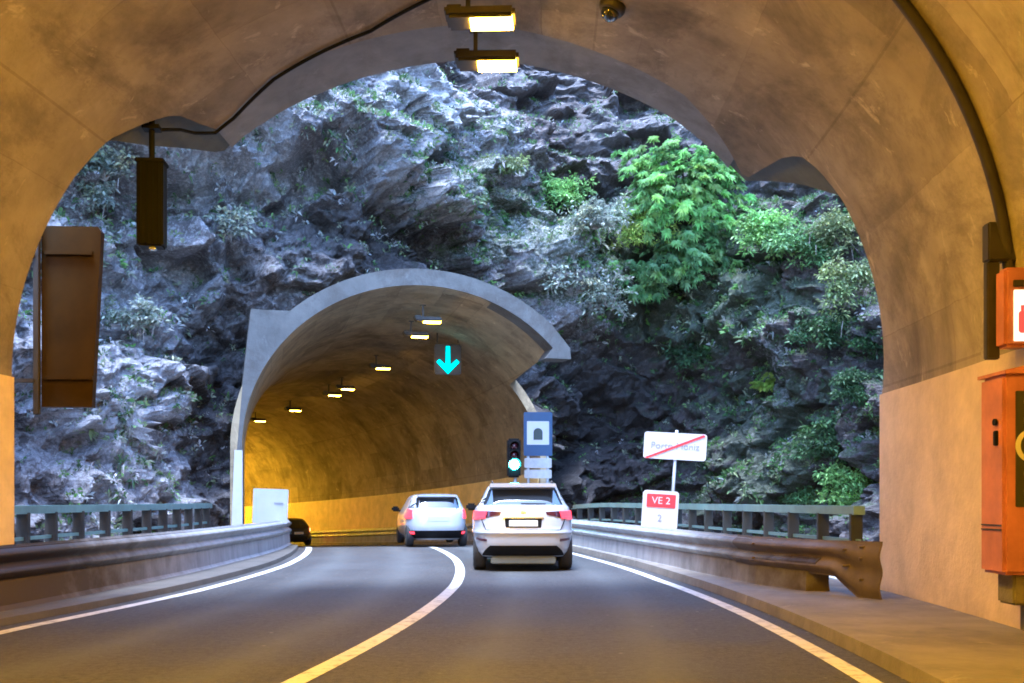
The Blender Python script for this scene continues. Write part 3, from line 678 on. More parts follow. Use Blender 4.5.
# ------------------------------------------------------------------ cars
def arr(levels, i): return [l[i] for l in levels]
class Car:
    def __init__(s, lv, n=5.5): s.lv = lv; s.n = n
    def at(s, z):
        zs = arr(s.lv, 0); return [float(np.interp(z, zs, arr(s.lv, i))) for i in (1, 2, 3)]
    def pt(s, t, z, off=0.0):
        yr, yf, hw = s.at(z); yc, hl = (yr + yf) / 2, (yf - yr) / 2; n = s.n
        c, q = math.cos(t), math.sin(t)
        x = hw * math.copysign(abs(c) ** (2 / n), c); y = hl * math.copysign(abs(q) ** (2 / n), q)
        nx = math.copysign(abs(x / hw) ** (n - 1), x) / hw; ny = math.copysign(abs(y / hl) ** (n - 1), y) / hl; l = math.hypot(nx, ny) or 1
        return Vector((x + nx / l * off, yc + y + ny / l * off, z))
    def tx(s, fx):        # rear surface at a fraction of the half width
        a = math.acos(min(1, abs(fx) ** (s.n / 2))); return -a if fx >= 0 else -(math.pi - a)
    def ty(s, y, z, side):
        yr, yf, hw = s.at(z); yc, hl = (yr + yf) / 2, (yf - yr) / 2; k = max(-1, min(1, (y - yc) / hl))
        a = math.asin(math.copysign(abs(k) ** (s.n / 2), k)); return a if side > 0 else (math.pi - a if a >= 0 else -math.pi - a)
    def body(s, mat, t, axles, wr):
        dense = []
        zs = arr(s.lv, 0)
        for i in range(len(zs) - 1):
            for k in range(2): dense.append(zs[i] + (zs[i+1] - zs[i]) * k / 2)
        dense.append(zs[-1])
        ts = []
        fx = np.concatenate([np.linspace(-.94, .94, 17)])
        for f in fx: ts.append(s.tx(f))
        ts = sorted(ts)
        cor = list(np.linspace(ts[-1], -.12, 9)[1:]); yy = [a for a in np.linspace(-.12, -.0005, 6)[1:]] + [.0005]
        quarter = cor + yy
        ts = ts + quarter
        up = [-t for t in ts if True]
        ring = sorted(set(ts + up)); full = [t for t in ring if -math.pi / 2 <= t <= math.pi / 2]
        full = full + [math.pi - t for t in full]
        full = sorted(set(round(((t + math.pi) % (2 * math.pi)) - math.pi, 6) for t in full))
        k = len(full); vs = [s.pt(t, z) for z in dense for t in full]; fs = []
        for i in range(len(dense) - 1):
            for j in range(k): fs.append((i * k + j, i * k + (j + 1) % k, (i + 1) * k + (j + 1) % k, (i + 1) * k + j))
        fs.append(tuple(range(k))[::-1]); fs.append(tuple((len(dense) - 1) * k + j for j in range(k)))
        o = MB().add(vs, fs).build('body', mat, t)
        for ay in axles:
            for sd in (1, -1):
                cut = MB().tube([(sd * .52, ay, wr), (sd * 1.2, ay, wr)], wr * 1.2, 40).build('cutter', M['black'])
                md = o.modifiers.new('cut', 'BOOLEAN'); md.object = cut; md.operation = 'DIFFERENCE'; md.solver = 'EXACT'
                dg = bpy.context.evaluated_depsgraph_get(); dg.update()
                me = bpy.data.meshes.new_from_object(o.evaluated_get(dg)); o.modifiers.clear(); o.data = me
                bpy.data.objects.remove(cut)
        me = o.data
        while len(me.materials) > 1: me.materials.pop()
        return autosmooth(o, 32)
    def patch(s, name, mat, t, quads, off=.008, nu=10, nv=6, build=True, b=None):
        b = b or MB()
        for (t0, z0), (t1, z1), (t2, z2), (t3, z3) in quads:      # bl, br, tr, tl
            vs = []; fs = []
            for k in range(nv + 1):
                v = k / nv
                for j in range(nu + 1):
                    u = j / nu
                    tt = (t0 * (1-u) + t1 * u) * (1-v) + (t3 * (1-u) + t2 * u) * v; zz = (z0 * (1-u) + z1 * u) * (1-v) + (z3 * (1-u) + z2 * u) * v
                    vs.append(s.pt(tt, zz, off))
            w = nu + 1; m_ = len(vs)
            for k in range(nv):
                for j in range(nu): fs.append((k*w+j, k*w+j+1, (k+1)*w+j+1, (k+1)*w+j))
            rim = [j for j in range(w)] + [k*w+nu for k in range(1, nv+1)] + [nv*w+j for j in range(nu-1, -1, -1)] + [k*w for k in range(nv-1, 0, -1)]
            for i_ in rim:
                u_, v_ = (i_ % w) / nu, (i_ // w) / nv
                tt = (t0 * (1-u_) + t1 * u_) * (1-v_) + (t3 * (1-u_) + t2 * u_) * v_; zz = (z0 * (1-u_) + z1 * u_) * (1-v_) + (z3 * (1-u_) + z2 * u_) * v_
                vs.append(s.pt(tt, zz, -.02))
            for q in range(len(rim)):
                a, c = rim[q], rim[(q+1) % len(rim)]; fs.append((c, a, m_ + q, m_ + (q+1) % len(rim)))
            b.add(vs, fs)
        if build: return autosmooth(b.build(name, mat, t), 40)
        return b
    def rear(s, name, mat, t, pts, off=.008, nu=10, nv=4):
        """pts: list of quads in (fraction of half width, z)"""
        return s.patch(name, mat, t, [[(s.tx(f), z) for f, z in q] for q in pts], off, nu, nv)
def wheel(t, x, y, r, w):
    b = MB(); rm = Matrix.Rotation(rad(90), 3, 'Y')
    tyre = lathe([(r * .62, -w/2), (r * .9, -w/2), (r * .985, -w * .38), (r, -w * .2), (r, w * .2), (r * .985, w * .38), (r * .9, w/2), (r * .62, w/2)], rm, 36).build('wheel', M['rubber'], t, True)
    tyre.location = (x, y, r); autosmooth(tyre, 50)
    sd = 1 if x > 0 else -1
    b = lathe([(r * .63, sd * w * .30), (r * .63, sd * w * .47), (r * .58, sd * w * .44), (r * .55, sd * w * .34), (.01, sd * w * .34)], rm, 36)
    for k in range(5):
        a = 2 * math.pi * k / 5
        b.box((sd * w * .42, math.cos(a) * r * .3, math.sin(a) * r * .3), (.03, r * .56, r * .15), Matrix.Rotation(a, 3, 'X'), .006)
    b.tube([(sd * w * .36, 0, 0), (sd * w * .5, 0, 0)], r * .12, 12); b.build('rim', M['alloy'], tyre)
def mirror(c, t, sd, y, z, hw, mat):
    MB().box((sd * (hw + .13), y, z), (.22, .12, .15), None, .04).box((sd * (hw + .02), y + .02, z - .05), (.12, .05, .05), None, .01).build('side_mirror', mat, t)
def side_windows(c, t, z0, z1, ys):
    for sd in (1, -1):
        quads = []
        for (a0, a1, b0, b1) in ys:     # bottom y range, top y range
            q = [(c.ty(a0, z0, sd), z0), (c.ty(a1, z0, sd), z0), (c.ty(b1, z1, sd), z1), (c.ty(b0, z1, sd), z1)]
            quads.append(q)
        c.patch('side_window', M['glass'], t, quads, .006, 6, 5)

# --- SUV in the right lane
c = Car([(.27, .16, 4.15, .87), (.36, .06, 4.30, .915), (.45, .02, 4.38, .935), (.58, .0, 4.42, .945), (.72, .0, 4.42, .95), (.76, .03, 4.42, .95), (.92, .05, 4.36, .945), (1.02, .07, 4.15, .93), (1.10, .09, 3.60, .915), (1.17, .12, 3.25, .885), (1.23, .19, 3.12, .83), (1.35, .33, 2.85, .765), (1.47, .47, 2.55, .705), (1.54, .50, 2.35, .665), (1.585, .56, 2.15, .60), (1.61, .80, 1.95, .48), (1.62, 1.1, 1.7, .30)])
Y = 18.05; t = empty('suv', ((523.5 - CX) / F * Y, Y, 0.0), rad(1.0), 'white SUV driving away in the right lane, nearest of the cars', 'car')
c.body(M['car_white'], t, (.72, 3.42), .345)
for x in (-.80, .80):
    for y in (.72, 3.42): wheel(t, x, y, .345, .235)
MB().box((0, 2.05, .31), (1.5, 3.2, .16), None, .03).build('underbody', M['black'], t)
rw = c.rear('rear_window', M['glass'], t, [[(-.86, 1.215), (.86, 1.215), (.90, 1.50), (-.90, 1.50)]], .006, 16, 6)
c.rear('wiper', M['black'], rw, [[(-.05, 1.225), (.5, 1.225), (.5, 1.24), (-.05, 1.245)]], .02, 8, 1)
MB().prism([(-.62, 0), (.62, 0), (.60, .07), (-.60, .07)], (0, .30, 1.535), (1, 0, 0), (0, 0, 1), (0, .35, .012)).build('roof_spoiler', M['car_white'], t)
for sd in (1, -1):
    f = lambda v: sd * v
    q = lambda pts: [pts if sd > 0 else [pts[1], pts[0], pts[3], pts[2]]][0]
    c.rear('tail_light', M['tail'], t, [q([(f(.74), .97), (f(.985), .94), (f(.985), 1.10), (f(.72), 1.10)])], .014, 8, 4)
    c.rear('tail_light_inner', M['trim_dark'], t, [q([(f(.46), 1.03), (f(.735), .975), (f(.715), 1.10), (f(.44), 1.085)])], .010, 8, 3)
    c.rear('reflector', M['trim_dark'], t, [q([(f(.70), .55), (f(.90), .57), (f(.90), .615), (f(.70), .595)])], .008, 6, 2)
    mirror(c, t, sd, 2.95, 1.16, .88, M['black'])
    MB().tube([(sd * .56, .75, 1.635), (sd * .575, 1.2, 1.66), (sd * .56, 2.2, 1.62)], .018, 8).build('roof_rail', M['dark_metal'], t, True)
pl = c.rear('plate_recess', M['black'], t, [[(-.34, .80), (.34, .80), (.36, .965), (-.36, .965)]], .004, 8, 2)
c.rear('number_plate', M['plate'], pl, [[(-.275, .825), (.275, .825), (.275, .935), (-.275, .935)]], .02, 6, 2)
c.rear('chrome_strip', M['chrome'], t, [[(-.40, .972), (.40, .972), (.39, .992), (-.39, .992)]], .022, 10, 1)
c.rear('lower_bumper', M['black'], t, [[(-.84, .285), (.84, .285), (.64, .475), (-.64, .475)]], .016, 12, 4)
MB().box((0, .16, .205), (1.18, .12, .13), None, .02).build('skid_plate', M['skid'], t)
c.rear('rear_badge', M['chrome'], t, [[(-.05, 1.06), (.05, 1.06), (.05, 1.10), (-.05, 1.10)]], .012, 4, 2)
c.rear('tailgate_seam', M['black'], t, [[(-.70, .752), (.70, .752), (.70, .762), (-.70, .762)], [(-.715, .755), (-.705, .755), (-.80, .945), (-.81, .945)], [(.705, .755), (.715, .755), (.81, .945), (.80, .945)]], .006, 8, 2)
c.rear('bumper_step', M['car_white'], t, [[(-.97, .70), (.97, .70), (.97, .745), (-.97, .745)]], .03, 20, 2)
side_windows(c, t, 1.21, 1.46, [(.75, 1.55, .85, 1.55), (1.62, 2.85, 1.62, 2.35)])

# --- hatchback ahead at the far tunnel mouth
c = Car([(.20, .22, 3.7, .74), (.30, .08, 3.85, .82), (.42, .02, 3.95, .86), (.56, .0, 3.98, .88), (.70, .01, 3.97, .885), (.84, .03, 3.80, .88), (.95, .06, 3.35, .86), (1.02, .10, 3.0, .835), (1.12, .17, 2.78, .785), (1.28, .30, 2.45, .715), (1.38, .37, 2.2, .67), (1.44, .42, 2.0, .61), (1.475, .62, 1.8, .48), (1.485, .9, 1.6, .28)], 4.6)
Y = 27.6; sx = (439 - CX) / F * Y; t = empty('hatchback', (sx, Y, float(gz(s_at(Y)))), rad(12), 'white hatchback with lit tail lights entering the far tunnel', 'car')
c.body(M['car_white'], t, (.62, 3.1), .31)
for x in (-.75, .75):
    for y in (.62, 3.1): wheel(t, x, y, .31, .20)
MB().box((0, 1.9, .26), (1.4, 2.9, .14), None, .03).build('underbody', M['black'], t)
c.rear('rear_window', M['glass'], t, [[(-.74, 1.09), (.74, 1.09), (.84, 1.36), (-.84, 1.36)]], .006, 14, 6)
for sd in (1, -1):
    f = lambda v: sd * v
    q = lambda pts: [pts if sd > 0 else [pts[1], pts[0], pts[3], pts[2]]][0]
    c.rear('tail_light', M['tail'], t, [q([(f(.80), .80), (f(.985), .78), (f(.975), 1.06), (f(.84), 1.03)])], .014, 6, 5)
    c.rear('fog_light', M['tail'], t, [q([(f(.76), .36), (f(.92), .36), (f(.92), .43), (f(.76), .43)])], .024, 5, 3)
    mirror(c, t, sd, 2.55, 1.04, .83, M['black'])
c.rear('plate_recess', M['sign_back'], t, [[(-.36, .72), (.36, .72), (.33, .84), (-.33, .84)]], .006, 8, 2)
c.rear('lower_bumper', M['black'], t, [[(-.94, .24), (.94, .24), (.90, .46), (-.90, .46)]], .014, 14, 4)
MB().prism([(-.56, 0), (.56, 0), (.53, .05), (-.53, .05)], (0, .24, 1.40), (1, 0, 0), (0, 0, 1), (0, .3, .012)).build('roof_spoiler', M['car_white'], t)
side_windows(c, t, 1.04, 1.34, [(.6, 1.35, .75, 1.35), (1.42, 2.6, 1.42, 2.15)])

# --- dark car deep in the far tunnel, oncoming lane side
c = Car([(.20, .22, 3.9, .74), (.30, .08, 4.1, .82), (.45, .02, 4.2, .86), (.60, .0, 4.22, .88), (.80, .03, 4.1, .88), (.93, .06, 3.45, .86), (1.0, .12, 3.1, .83), (1.15, .30, 2.75, .76), (1.32, .50, 2.4, .68), (1.40, .65, 2.1, .60), (1.44, .9, 1.8, .36)], 4.6)
s = s_px(299, 1.6); p = P(s, 1.6)
t = empty('dark_car', p, heading(s), 'dark car with red tail lights half hidden behind the left barrier', 'car')
c.body(M['car_dark'], t, (.65, 3.3), .31)
for x in (-.75, .75):
    for y in (.65, 3.3): wheel(t, x, y, .31, .2)
c.rear('rear_window', M['glass'], t, [[(-.78, 1.06), (.78, 1.06), (.82, 1.32), (-.82, 1.32)]], .006, 12, 5)
for sd in (1, -1):
    f = lambda v: sd * v
    q = lambda pts: [pts if sd > 0 else [pts[1], pts[0], pts[3], pts[2]]][0]
    c.rear('tail_light', M['tail_far'], t, [q([(f(.76), .76), (f(.985), .76), (f(.98), .93), (f(.78), .93)])], .014, 6, 4)
c.rear('number_plate', M['plate'], t, [[(-.28, .62), (.28, .62), (.28, .73), (-.28, .73)]], .01, 6, 2)
side_windows(c, t, 1.03, 1.30, [(.8, 1.5, 1.0, 1.5), (1.57, 2.7, 1.57, 2.3)])

# ------------------------------------------------------------------ cliff
def hsh(i, j, k, c=0):
    h = (i * 374761393 + j * 668265263 + k * 2147483647 + c * 974634777).astype(np.int64) & 0xffffffff
    h = ((h ^ (h >> 13)) * 1274126177) & 0xffffffff; h = h ^ (h >> 16)
    return (h & 0xffffff) / float(0xffffff)
def vnoise(p):
    i = np.floor(p).astype(np.int64); f = p - i; f = f * f * f * (f * (f * 6 - 15) + 10); out = 0
    for dx in (0, 1):
        for dy in (0, 1):
            for dz in (0, 1):
                w = (f[:, 0] if dx else 1 - f[:, 0]) * (f[:, 1] if dy else 1 - f[:, 1]) * (f[:, 2] if dz else 1 - f[:, 2])
                out = out + w * hsh(i[:, 0] + dx, i[:, 1] + dy, i[:, 2] + dz)
    return out
def fbm(p, o=5, g=.5, ridged=False):
    a = 1; s_ = 0; n_ = 0
    for k in range(o):
        v = vnoise(p * 2 ** k + 17.3 * k)
        if ridged: v = 1 - np.abs(2 * v - 1)
        s_ = s_ + a * v; n_ += a; a *= g
    return s_ / n_
def facet(p, amp_n=.5):
    """blocky rock: every voronoi cell is a tilted facet"""
    i = np.floor(p).astype(np.int64); best = np.full(len(p), 9e9); val = np.zeros(len(p)); 
    for dx in (-1, 0, 1):
        for dy in (-1, 0, 1):
            for dz in (-1, 0, 1):
                c = [i[:, 0] + dx, i[:, 1] + dy, i[:, 2] + dz]
                q = np.stack([c[a] + hsh(*c, a + 1) for a in range(3)], 1); d = p - q; dd = (d * d).sum(1)
                tilt = sum(d[:, a] * (hsh(*c, a + 5) - .5) for a in range(3)) * 2
                v = hsh(*c, 9) + amp_n * tilt; m_ = dd < best
                best = np.where(m_, dd, best); val = np.where(m_, v, val)
    return val
plan = np.array([(-10.2, 9), (-12.8, 13), (-14, 18), (-12.6, 23), (-9.2, 26.9), (-7.2, 28.1), (-4, 29.3), (-2.6, 31.6), (-1.0, 35.2), (1.6, 37.4), (4.4, 38.0), (7.8, 36.8), (11.3, 33.2), (13.3, 27.5), (13.8, 21), (12, 14), (9.5, 9)], float)
# Catmull-Rom through the plan points
def catmull(pts, n):
    P_ = np.vstack([2 * pts[0] - pts[1], pts, 2 * pts[-1] - pts[-2]]); out = []
    for i in range(1, len(P_) - 2):
        for t_ in np.linspace(0, 1, n, endpoint=False):
            a, b_, c_, d_ = P_[i-1], P_[i], P_[i+1], P_[i+2]
            out.append(.5 * ((2*b_) + (c_-a)*t_ + (2*a-5*b_+4*c_-d_)*t_**2 + (-a+3*b_-3*c_+d_)*t_**3))
    out.append(pts[-1]); return np.array(out)
cv = catmull(plan, 40); seg = np.r_[0, np.cumsum(np.hypot(*np.diff(cv, axis=0).T))]
NU = 1200; uu = np.linspace(0, seg[-1], NU); bxy = np.stack([np.interp(uu, seg, cv[:, 0]), np.interp(uu, seg, cv[:, 1])], 1)
tan = np.gradient(bxy, axis=0); tan /= np.linalg.norm(tan, axis=1)[:, None]
for _ in range(60): tan[1:-1] = (tan[:-2] + tan[1:-1] * 2 + tan[2:]) / 4
nrm = np.stack([tan[:, 1], -tan[:, 0]], 1)                       # towards the gorge
nrm /= np.linalg.norm(nrm, axis=1)[:, None]
NZ = 520; zz = np.linspace(-7.2, 27, NZ)
UX = np.repeat(bxy[:, 0][None], NZ, 0); UY = np.repeat(bxy[:, 1][None], NZ, 0); ZZ = np.repeat(zz[:, None], NU, 1)
NX = np.repeat(nrm[:, 0][None], NZ, 0); NY = np.repeat(nrm[:, 1][None], NZ, 0)
flat = np.stack([UX.ravel(), UY.ravel(), ZZ.ravel()], 1)
BUMPS = [(-8.6, 12.6, 4.5, 3.2, 1.5), (-3.6, 9.3, 2.8, 1.1, -1.4), (-4.4, 11.9, 3.0, 1.0, .8), (-9.8, 9.0, 1.0, .7, -1.3), (-8.2, 8.2, .6, 1.5, .7), (1.9, 9.6, 1.8, 2.6, 1.7), (5.6, 10.4, 2.3, 1.8, 1.5), (5.4, 4.0, 3.6, 2.6, -.9), (9.6, 8.8, 2.0, 2.4, 1.3), (-9.8, 2.6, 1.7, 3.0, 1.1), (-7.6, 4.2, .8, 3.4, -.8), (3.9, 13.2, 2.6, .7, -1.3), (3.2, 6.4, 1.3, 1.2, .9), (9.0, 2.0, 2.4, 1.6, .8), (-4.8, 14.3, 1.2, .6, -1.0), (.5, 14.4, 2.2, .9, .9), (-11.6, 10.6, 1.2, 1.0, .6), (2.6, 3.2, 1.0, 3.5, -.6)]
D = np.zeros(len(flat)); X0, Z0 = flat[:, 0], flat[:, 2]
wob = (fbm(flat * .45 + 5, 3) - .5) * 2.2; wob2 = (fbm(flat * .45 + 45, 3) - .5) * 2.2
for bx_, bz_, rx, rz_, am in BUMPS:
    r2 = ((X0 + wob - bx_) / rx) ** 2 + ((Z0 + wob2 - bz_) / rz_) ** 2
    D += am * np.exp(-np.clip(r2, 0, 30) ** 1.5 * .8)
wp = flat + np.stack([wob, wob2, wob], 1) * .35
D += (facet(wp * np.array([.42, .42, .55]) + 3.1, .6) - .5) * 1.5
D += (facet(wp * np.array([1.1, 1.1, 1.5]) + 9.7, .7) - .5) * .62
D += (facet(wp * np.array([2.9, 2.9, 3.6]) + 1.9, .8) - .5) * .22
D += (facet(wp * np.array([6.5, 6.5, 8.0]) + 5.3, .8) - .5) * .10
D += (fbm(flat * .8, 6, .55, True) - .6) * .9 + (fbm(flat * 3.2 + 4, 4, .6) - .5) * .35
lean = np.where(Z0 > 7, (Z0 - 7) * .20, 0) + np.where(Z0 > 16, (Z0 - 16) * .6, 0)
D -= lean
# keep the open side of the bridge clear of rock
px_ = flat[:, 0] + NX.ravel() * D; py_ = flat[:, 1] + NY.ravel() * D; pz_ = flat[:, 2] + (fbm(flat * .9 + 31, 4) - .5) * .5
pos = np.stack([px_, py_, pz_], 1)
def arc_coords(p):
    dx, dy = p[:, 0] - (AX - R), p[:, 1] - AY
    return np.arctan2(dy, dx) * R, np.hypot(dx, dy) - R
for _ in range(2):
    s_, o_ = arc_coords(pos)
    # open deck: push the rock out past +-8.2 m offset while the deck is open
    openk = (s_ < s_at(26.4)) & (pos[:, 2] > -1.5)
    low = openk & (o_ < 0) & (o_ > -7.9); pos[low, 0] += (-7.9 - o_[low]) * .5; lowm = low if _ == 0 else (low | lowm)
    lowr = (s_ < s_at(33.0)) & (pos[:, 2] > -1.5) & (pos[:, 2] < 5) & (o_ > 0) & (o_ < 6.6); pos[lowr, 0] += (6.6 - o_[lowr]) * .5
Gb = pos.reshape(NZ, NU, 3).copy()
for _k in range(6):
    if _k == 2: G2 = Gb.copy()
    Gb[1:-1, 1:-1] = (Gb[1:-1, 1:-1] * 2 + Gb[:-2, 1:-1] + Gb[2:, 1:-1] + Gb[1:-1, :-2] + Gb[1:-1, 2:]) / 6
pos = pos * .35 + G2.reshape(-1, 3) * .65
pos[lowm] = pos[lowm] * .3 + Gb.reshape(-1, 3)[lowm] * .7
s_, o_ = arc_coords(pos); rel = o_ - OCB
rin = np.where(pos[:, 2] < TB['z0'], np.abs(rel) < TB['a'] + .28, (rel / (TB['a'] + .28)) ** 2 + ((pos[:, 2] - TB['z0'] - gz(s_)) / (TB['b_'] + .28)) ** 2 < 1) & (pos[:, 2] > -.8)
cut = rin & (s_ > -2)
cut |= (pos[:, 0] > -1.5) & (pos[:, 0] < 3.2) & (pos[:, 1] < 35) & (pos[:, 2] < 6.6) & (pos[:, 2] > -1.2) & (X0 < .8) & (pos[:, 1] > 28)
cutg = cut.reshape(NZ, NU)
fq = ~(cutg[:-1, :-1] | cutg[1:, :-1] | cutg[:-1, 1:] | cutg[1:, 1:])
idx = np.arange(NZ * NU).reshape(NZ, NU)
quads = np.stack([idx[:-1, :-1][fq], idx[:-1, 1:][fq], idx[1:, 1:][fq], idx[1:, :-1][fq]], 1)
me = bpy.data.meshes.new('cliff'); me.vertices.add(len(pos)); me.vertices.foreach_set('co', pos.astype(np.float32).ravel())
me.loops.add(quads.size); me.loops.foreach_set('vertex_index', quads.astype(np.int32).ravel())
me.polygons.add(len(quads)); me.polygons.foreach_set('loop_start', np.arange(len(quads), dtype=np.int32) * 4); me.polygons.foreach_set('loop_total', np.full(len(quads), 4, dtype=np.int32))
me.update(calc_edges=True); me.validate(); me.materials.append(M['rock'])
me.polygons.foreach_set('use_smooth', [False] * len(me.polygons))
vn = np.empty(len(pos) * 3, dtype=np.float32); me.vertices.foreach_get('co', vn)
G = pos.reshape(NZ, NU, 3); du = np.gradient(G, axis=1); dv = np.gradient(G, axis=0); VN = np.cross(du, dv); VN /= np.linalg.norm(VN, axis=2)[..., None] + 1e-9
if (VN[..., 0] * NX + VN[..., 1] * NY).mean() < 0: VN = -VN
VN = VN.reshape(-1, 3)
def blob(cx, cz, rx, rz_): return np.exp(-((X0 + wob * .6 - cx) / rx) ** 2 - ((Z0 + wob2 * .6 - cz) / rz_) ** 2)
pale = 1.05 * blob(-8.4, 12.6, 6, 3.8) + .45 * blob(-2, 14, 3.5, 2.2) + .7 * blob(-10, 3.2, 2.2, 3.4) + .55 * blob(1.6, 9.2, 2.0, 2.6) + .4 * blob(-9.5, 8.4, 2, 2) + .35 * blob(2.6, 12, 2, 1) + .3 * blob(9.5, 5.5, .8, 2.2) + .18 * np.clip(VN[:, 2], 0, 1)
mossy = .8 * blob(6, 9.6, 4.5, 2.8) + .5 * blob(9, 3, 3.5, 4) + .35 * blob(0, 12, 4, 3) + .2 * blob(-9, 11, 6, 4) + .25 * np.clip(VN[:, 2], 0, 1)
dark = 1.4 * blob(-3.4, 9.0, 3.4, 1.25) + .8 * blob(4.2, 4.2, 4.6, 3.0) + .95 * blob(-8.0, 4.0, 1.1, 3.6) + .6 * blob(3.6, 13.2, 2.6, .8) + .5 * blob(2.6, 3, 1.5, 4) + .55 * blob(-5.2, 11.4, 1.6, .8) + .5 * blob(-10.6, 7.0, 1.6, .7) + .6 * blob(-9.8, 9, 1, .6)  # dark rock patches, with shade painted into the recesses as colour
zc_ = np.stack([np.clip(pale, 0, 1), np.clip(mossy, 0, 1), np.clip(dark, 0, .85), np.ones(len(pos))], 1).astype(np.float32)
ca = me.color_attributes.new('zone', 'FLOAT_COLOR', 'POINT'); ca.data.foreach_set('color', zc_.ravel())
cl = link(bpy.data.objects.new('cliff', me)); tag(cl, kind='structure')

# ------------------------------------------------------------------ plants
PX = CX + pos[:, 0] / np.maximum(pos[:, 1], .1) * F; PY = HY - (pos[:, 2] - CAMH) / np.maximum(pos[:, 1], .1) * F
used = np.zeros(len(pos), bool); used[np.unique(quads)] = True
def cliff_at(px, py, r=7):
    m_ = used & (np.abs(PX - px) < r) & (np.abs(PY - py) < r) & (pos[:, 1] > 10) & (VN[:, 1] < .3)
    if not m_.any(): m_ = used & (np.abs(PX - px) < r * 4) & (np.abs(PY - py) < r * 4) & (pos[:, 1] > 10)
    ix = np.where(m_)[0]; d_ = pos[ix, 1]; return ix[np.argmin(d_)]
def leaf_quads(vs, fs, cols, base, dirv, up, L, W, col, droop=.25):
    d = dirv.normalized(); sd = d.cross(up)
    if sd.length < 1e-3: sd = Vector((1, 0, 0))
    sd.normalize(); n = sd.cross(d); b0 = len(vs)
    m1 = base + d * L * .5 + n * (.08 * L); e = base + d * L - Vector((0, 0, droop * L))
    vs += [base, m1 + sd * W * .5, e, m1 - sd * W * .5]; fs += [(b0, b0 + 1, b0 + 2), (b0, b0 + 2, b0 + 3)]
    cols += [col] * 4
def set_tint(o, cols):
    ca = o.data.color_attributes.new('tint', 'FLOAT_COLOR', 'POINT'); ca.data.foreach_set('color', np.array([(c_[0], c_[1], c_[2], 1) for c_ in cols], dtype=np.float32).ravel())
TONE = {'bright': (.25, .44, .13), 'mid': (.15, .27, .10), 'dark': (.06, .115, .045), 'olive': (.19, .24, .10), 'pale': (.27, .30, .24), 'lime': (.34, .46, .09)}
def rv(): return Vector((random.gauss(0, 1), random.gauss(0, 1), random.gauss(0, 1))).normalized()
def vary(c, a, b):
    f = random.uniform(a, b); return [x * f * random.uniform(.94, 1.06) for x in c]
def shrub(name, label, cat, px, py, w, h, tone, fern=False, dens=1.0):
    ix = cliff_at(px, py + h * .2); p = Vector(pos[ix]); nn = Vector(VN[ix]); Y = p.y
    W_, H_ = w / F * Y, h / F * Y; t = empty(name, p, 0, label, cat, 'shrubs and ferns on the cliff')
    out = (nn * .8 + Vector((0, 0, .6)) + Vector((0, -.4, 0))).normalized()
    b = MB(); vs = []; fs = []; cols = []; base = TONE[tone]
    nb = max(7, int(15 * dens * math.sqrt(W_ * H_)))
    for k in range(nb):
        a = random.uniform(-1, 1); bb = random.uniform(-.45, 1.0)
        tip = Vector((a * W_ * .5, 0, bb * H_ * .55)) + out * (.35 * min(W_, H_)) * random.uniform(.6, 1.3) * (1 - .4 * a * a)
        mid = tip * .5 + Vector((0, 0, .14 * H_)) + rv() * .06 * W_
        pts = [Vector((0, 0, -.05)), mid, tip]
        b.tube(pts, [.022, .014, .006], 5, False)
        col0 = vary(base, .7, 1.35)
        if random.random() < .18: col0 = [col0[0] * 1.2, col0[1] * 1.15, col0[2] * .9]
        if fern == 'rosette':
            for q in range(3):
                cc = mid.lerp(tip, .45 + .3 * q) + rv() * .07 * W_; ax = ((tip - mid).normalized() * .5 + Vector((0, -.3, .7)) + rv() * .4).normalized()
                sx_ = ax.orthogonal().normalized(); sy_ = ax.cross(sx_)
                c1 = vary(col0, .75, 1.3)
                for w_ in range(2):
                    for q2 in range(13):
                        a_ = 2 * math.pi * q2 / 13 + random.uniform(-.2, .2); d = sx_ * math.cos(a_) + sy_ * math.sin(a_) + ax * (.15 + .5 * w_)
                        c_ = vary(c1, .8, 1.25)
                        leaf_quads(vs, fs, cols, cc, d, ax, random.uniform(.17, .31), random.uniform(.05, .08), c_, random.uniform(.25, .55))
        elif fern:
            nl = 26
            for q in range(nl):
                u = .25 + .75 * q / nl; pt = pts[0].lerp(mid, u * 2) if u < .5 else mid.lerp(tip, u * 2 - 1)
                ax = (tip - mid).normalized(); sdv = ax.cross(Vector((0, 0, 1))).normalized()
                for sg in (1, -1):
                    c_ = vary(col0, .8, 1.2)
                    leaf_quads(vs, fs, cols, pt, (sdv * sg + ax * .5 + rv() * .2), Vector((0, 0, 1)), (.34 * (1.1 - u) + .12) * min(1.5, .5 + W_ * .25), .085, c_, .3)
        else:
            for q in range(3):
                cc = mid.lerp(tip, random.uniform(.2, 1.05)) + rv() * .1 * W_; rr = .11 * (W_ + H_) * random.uniform(.6, 1.2)
                for _ in range(int(34 * dens)):
                    d = rv(); d.z = abs(d.z) * .7 + d.z * .3; pt = cc + d * rr * random.uniform(.3, 1)
                    c_ = vary(col0, .65, 1.4)
                    leaf_quads(vs, fs, cols, pt, d + rv() * .7 + Vector((0, 0, -.25)), rv(), random.uniform(.10, .20) * (.75 + .14 * W_), random.uniform(.05, .085), c_)
    if tone in ('pale', 'olive'):
        for k in range(int(5 * dens)):
            p0 = Vector((random.uniform(-.5, .5) * W_, 0, random.uniform(-.3, .4) * H_)) + out * random.uniform(.1, .4) * min(W_, H_); L = random.uniform(.2, .5)
            d1 = rv() * .16
            b.tube([p0, p0 + Vector((0, 0, -L * .5)) + d1 * L, p0 + Vector((0, 0, -L)) + d1 * L * 1.6], [.014, .011, .004], 4, False)
    b.build('stem', M['twig'] if tone in ('pale', 'olive') else M['bark'], t)
    o = mesh('foliage', vs, fs, M['leaf'], t); set_tint(o, cols); return t
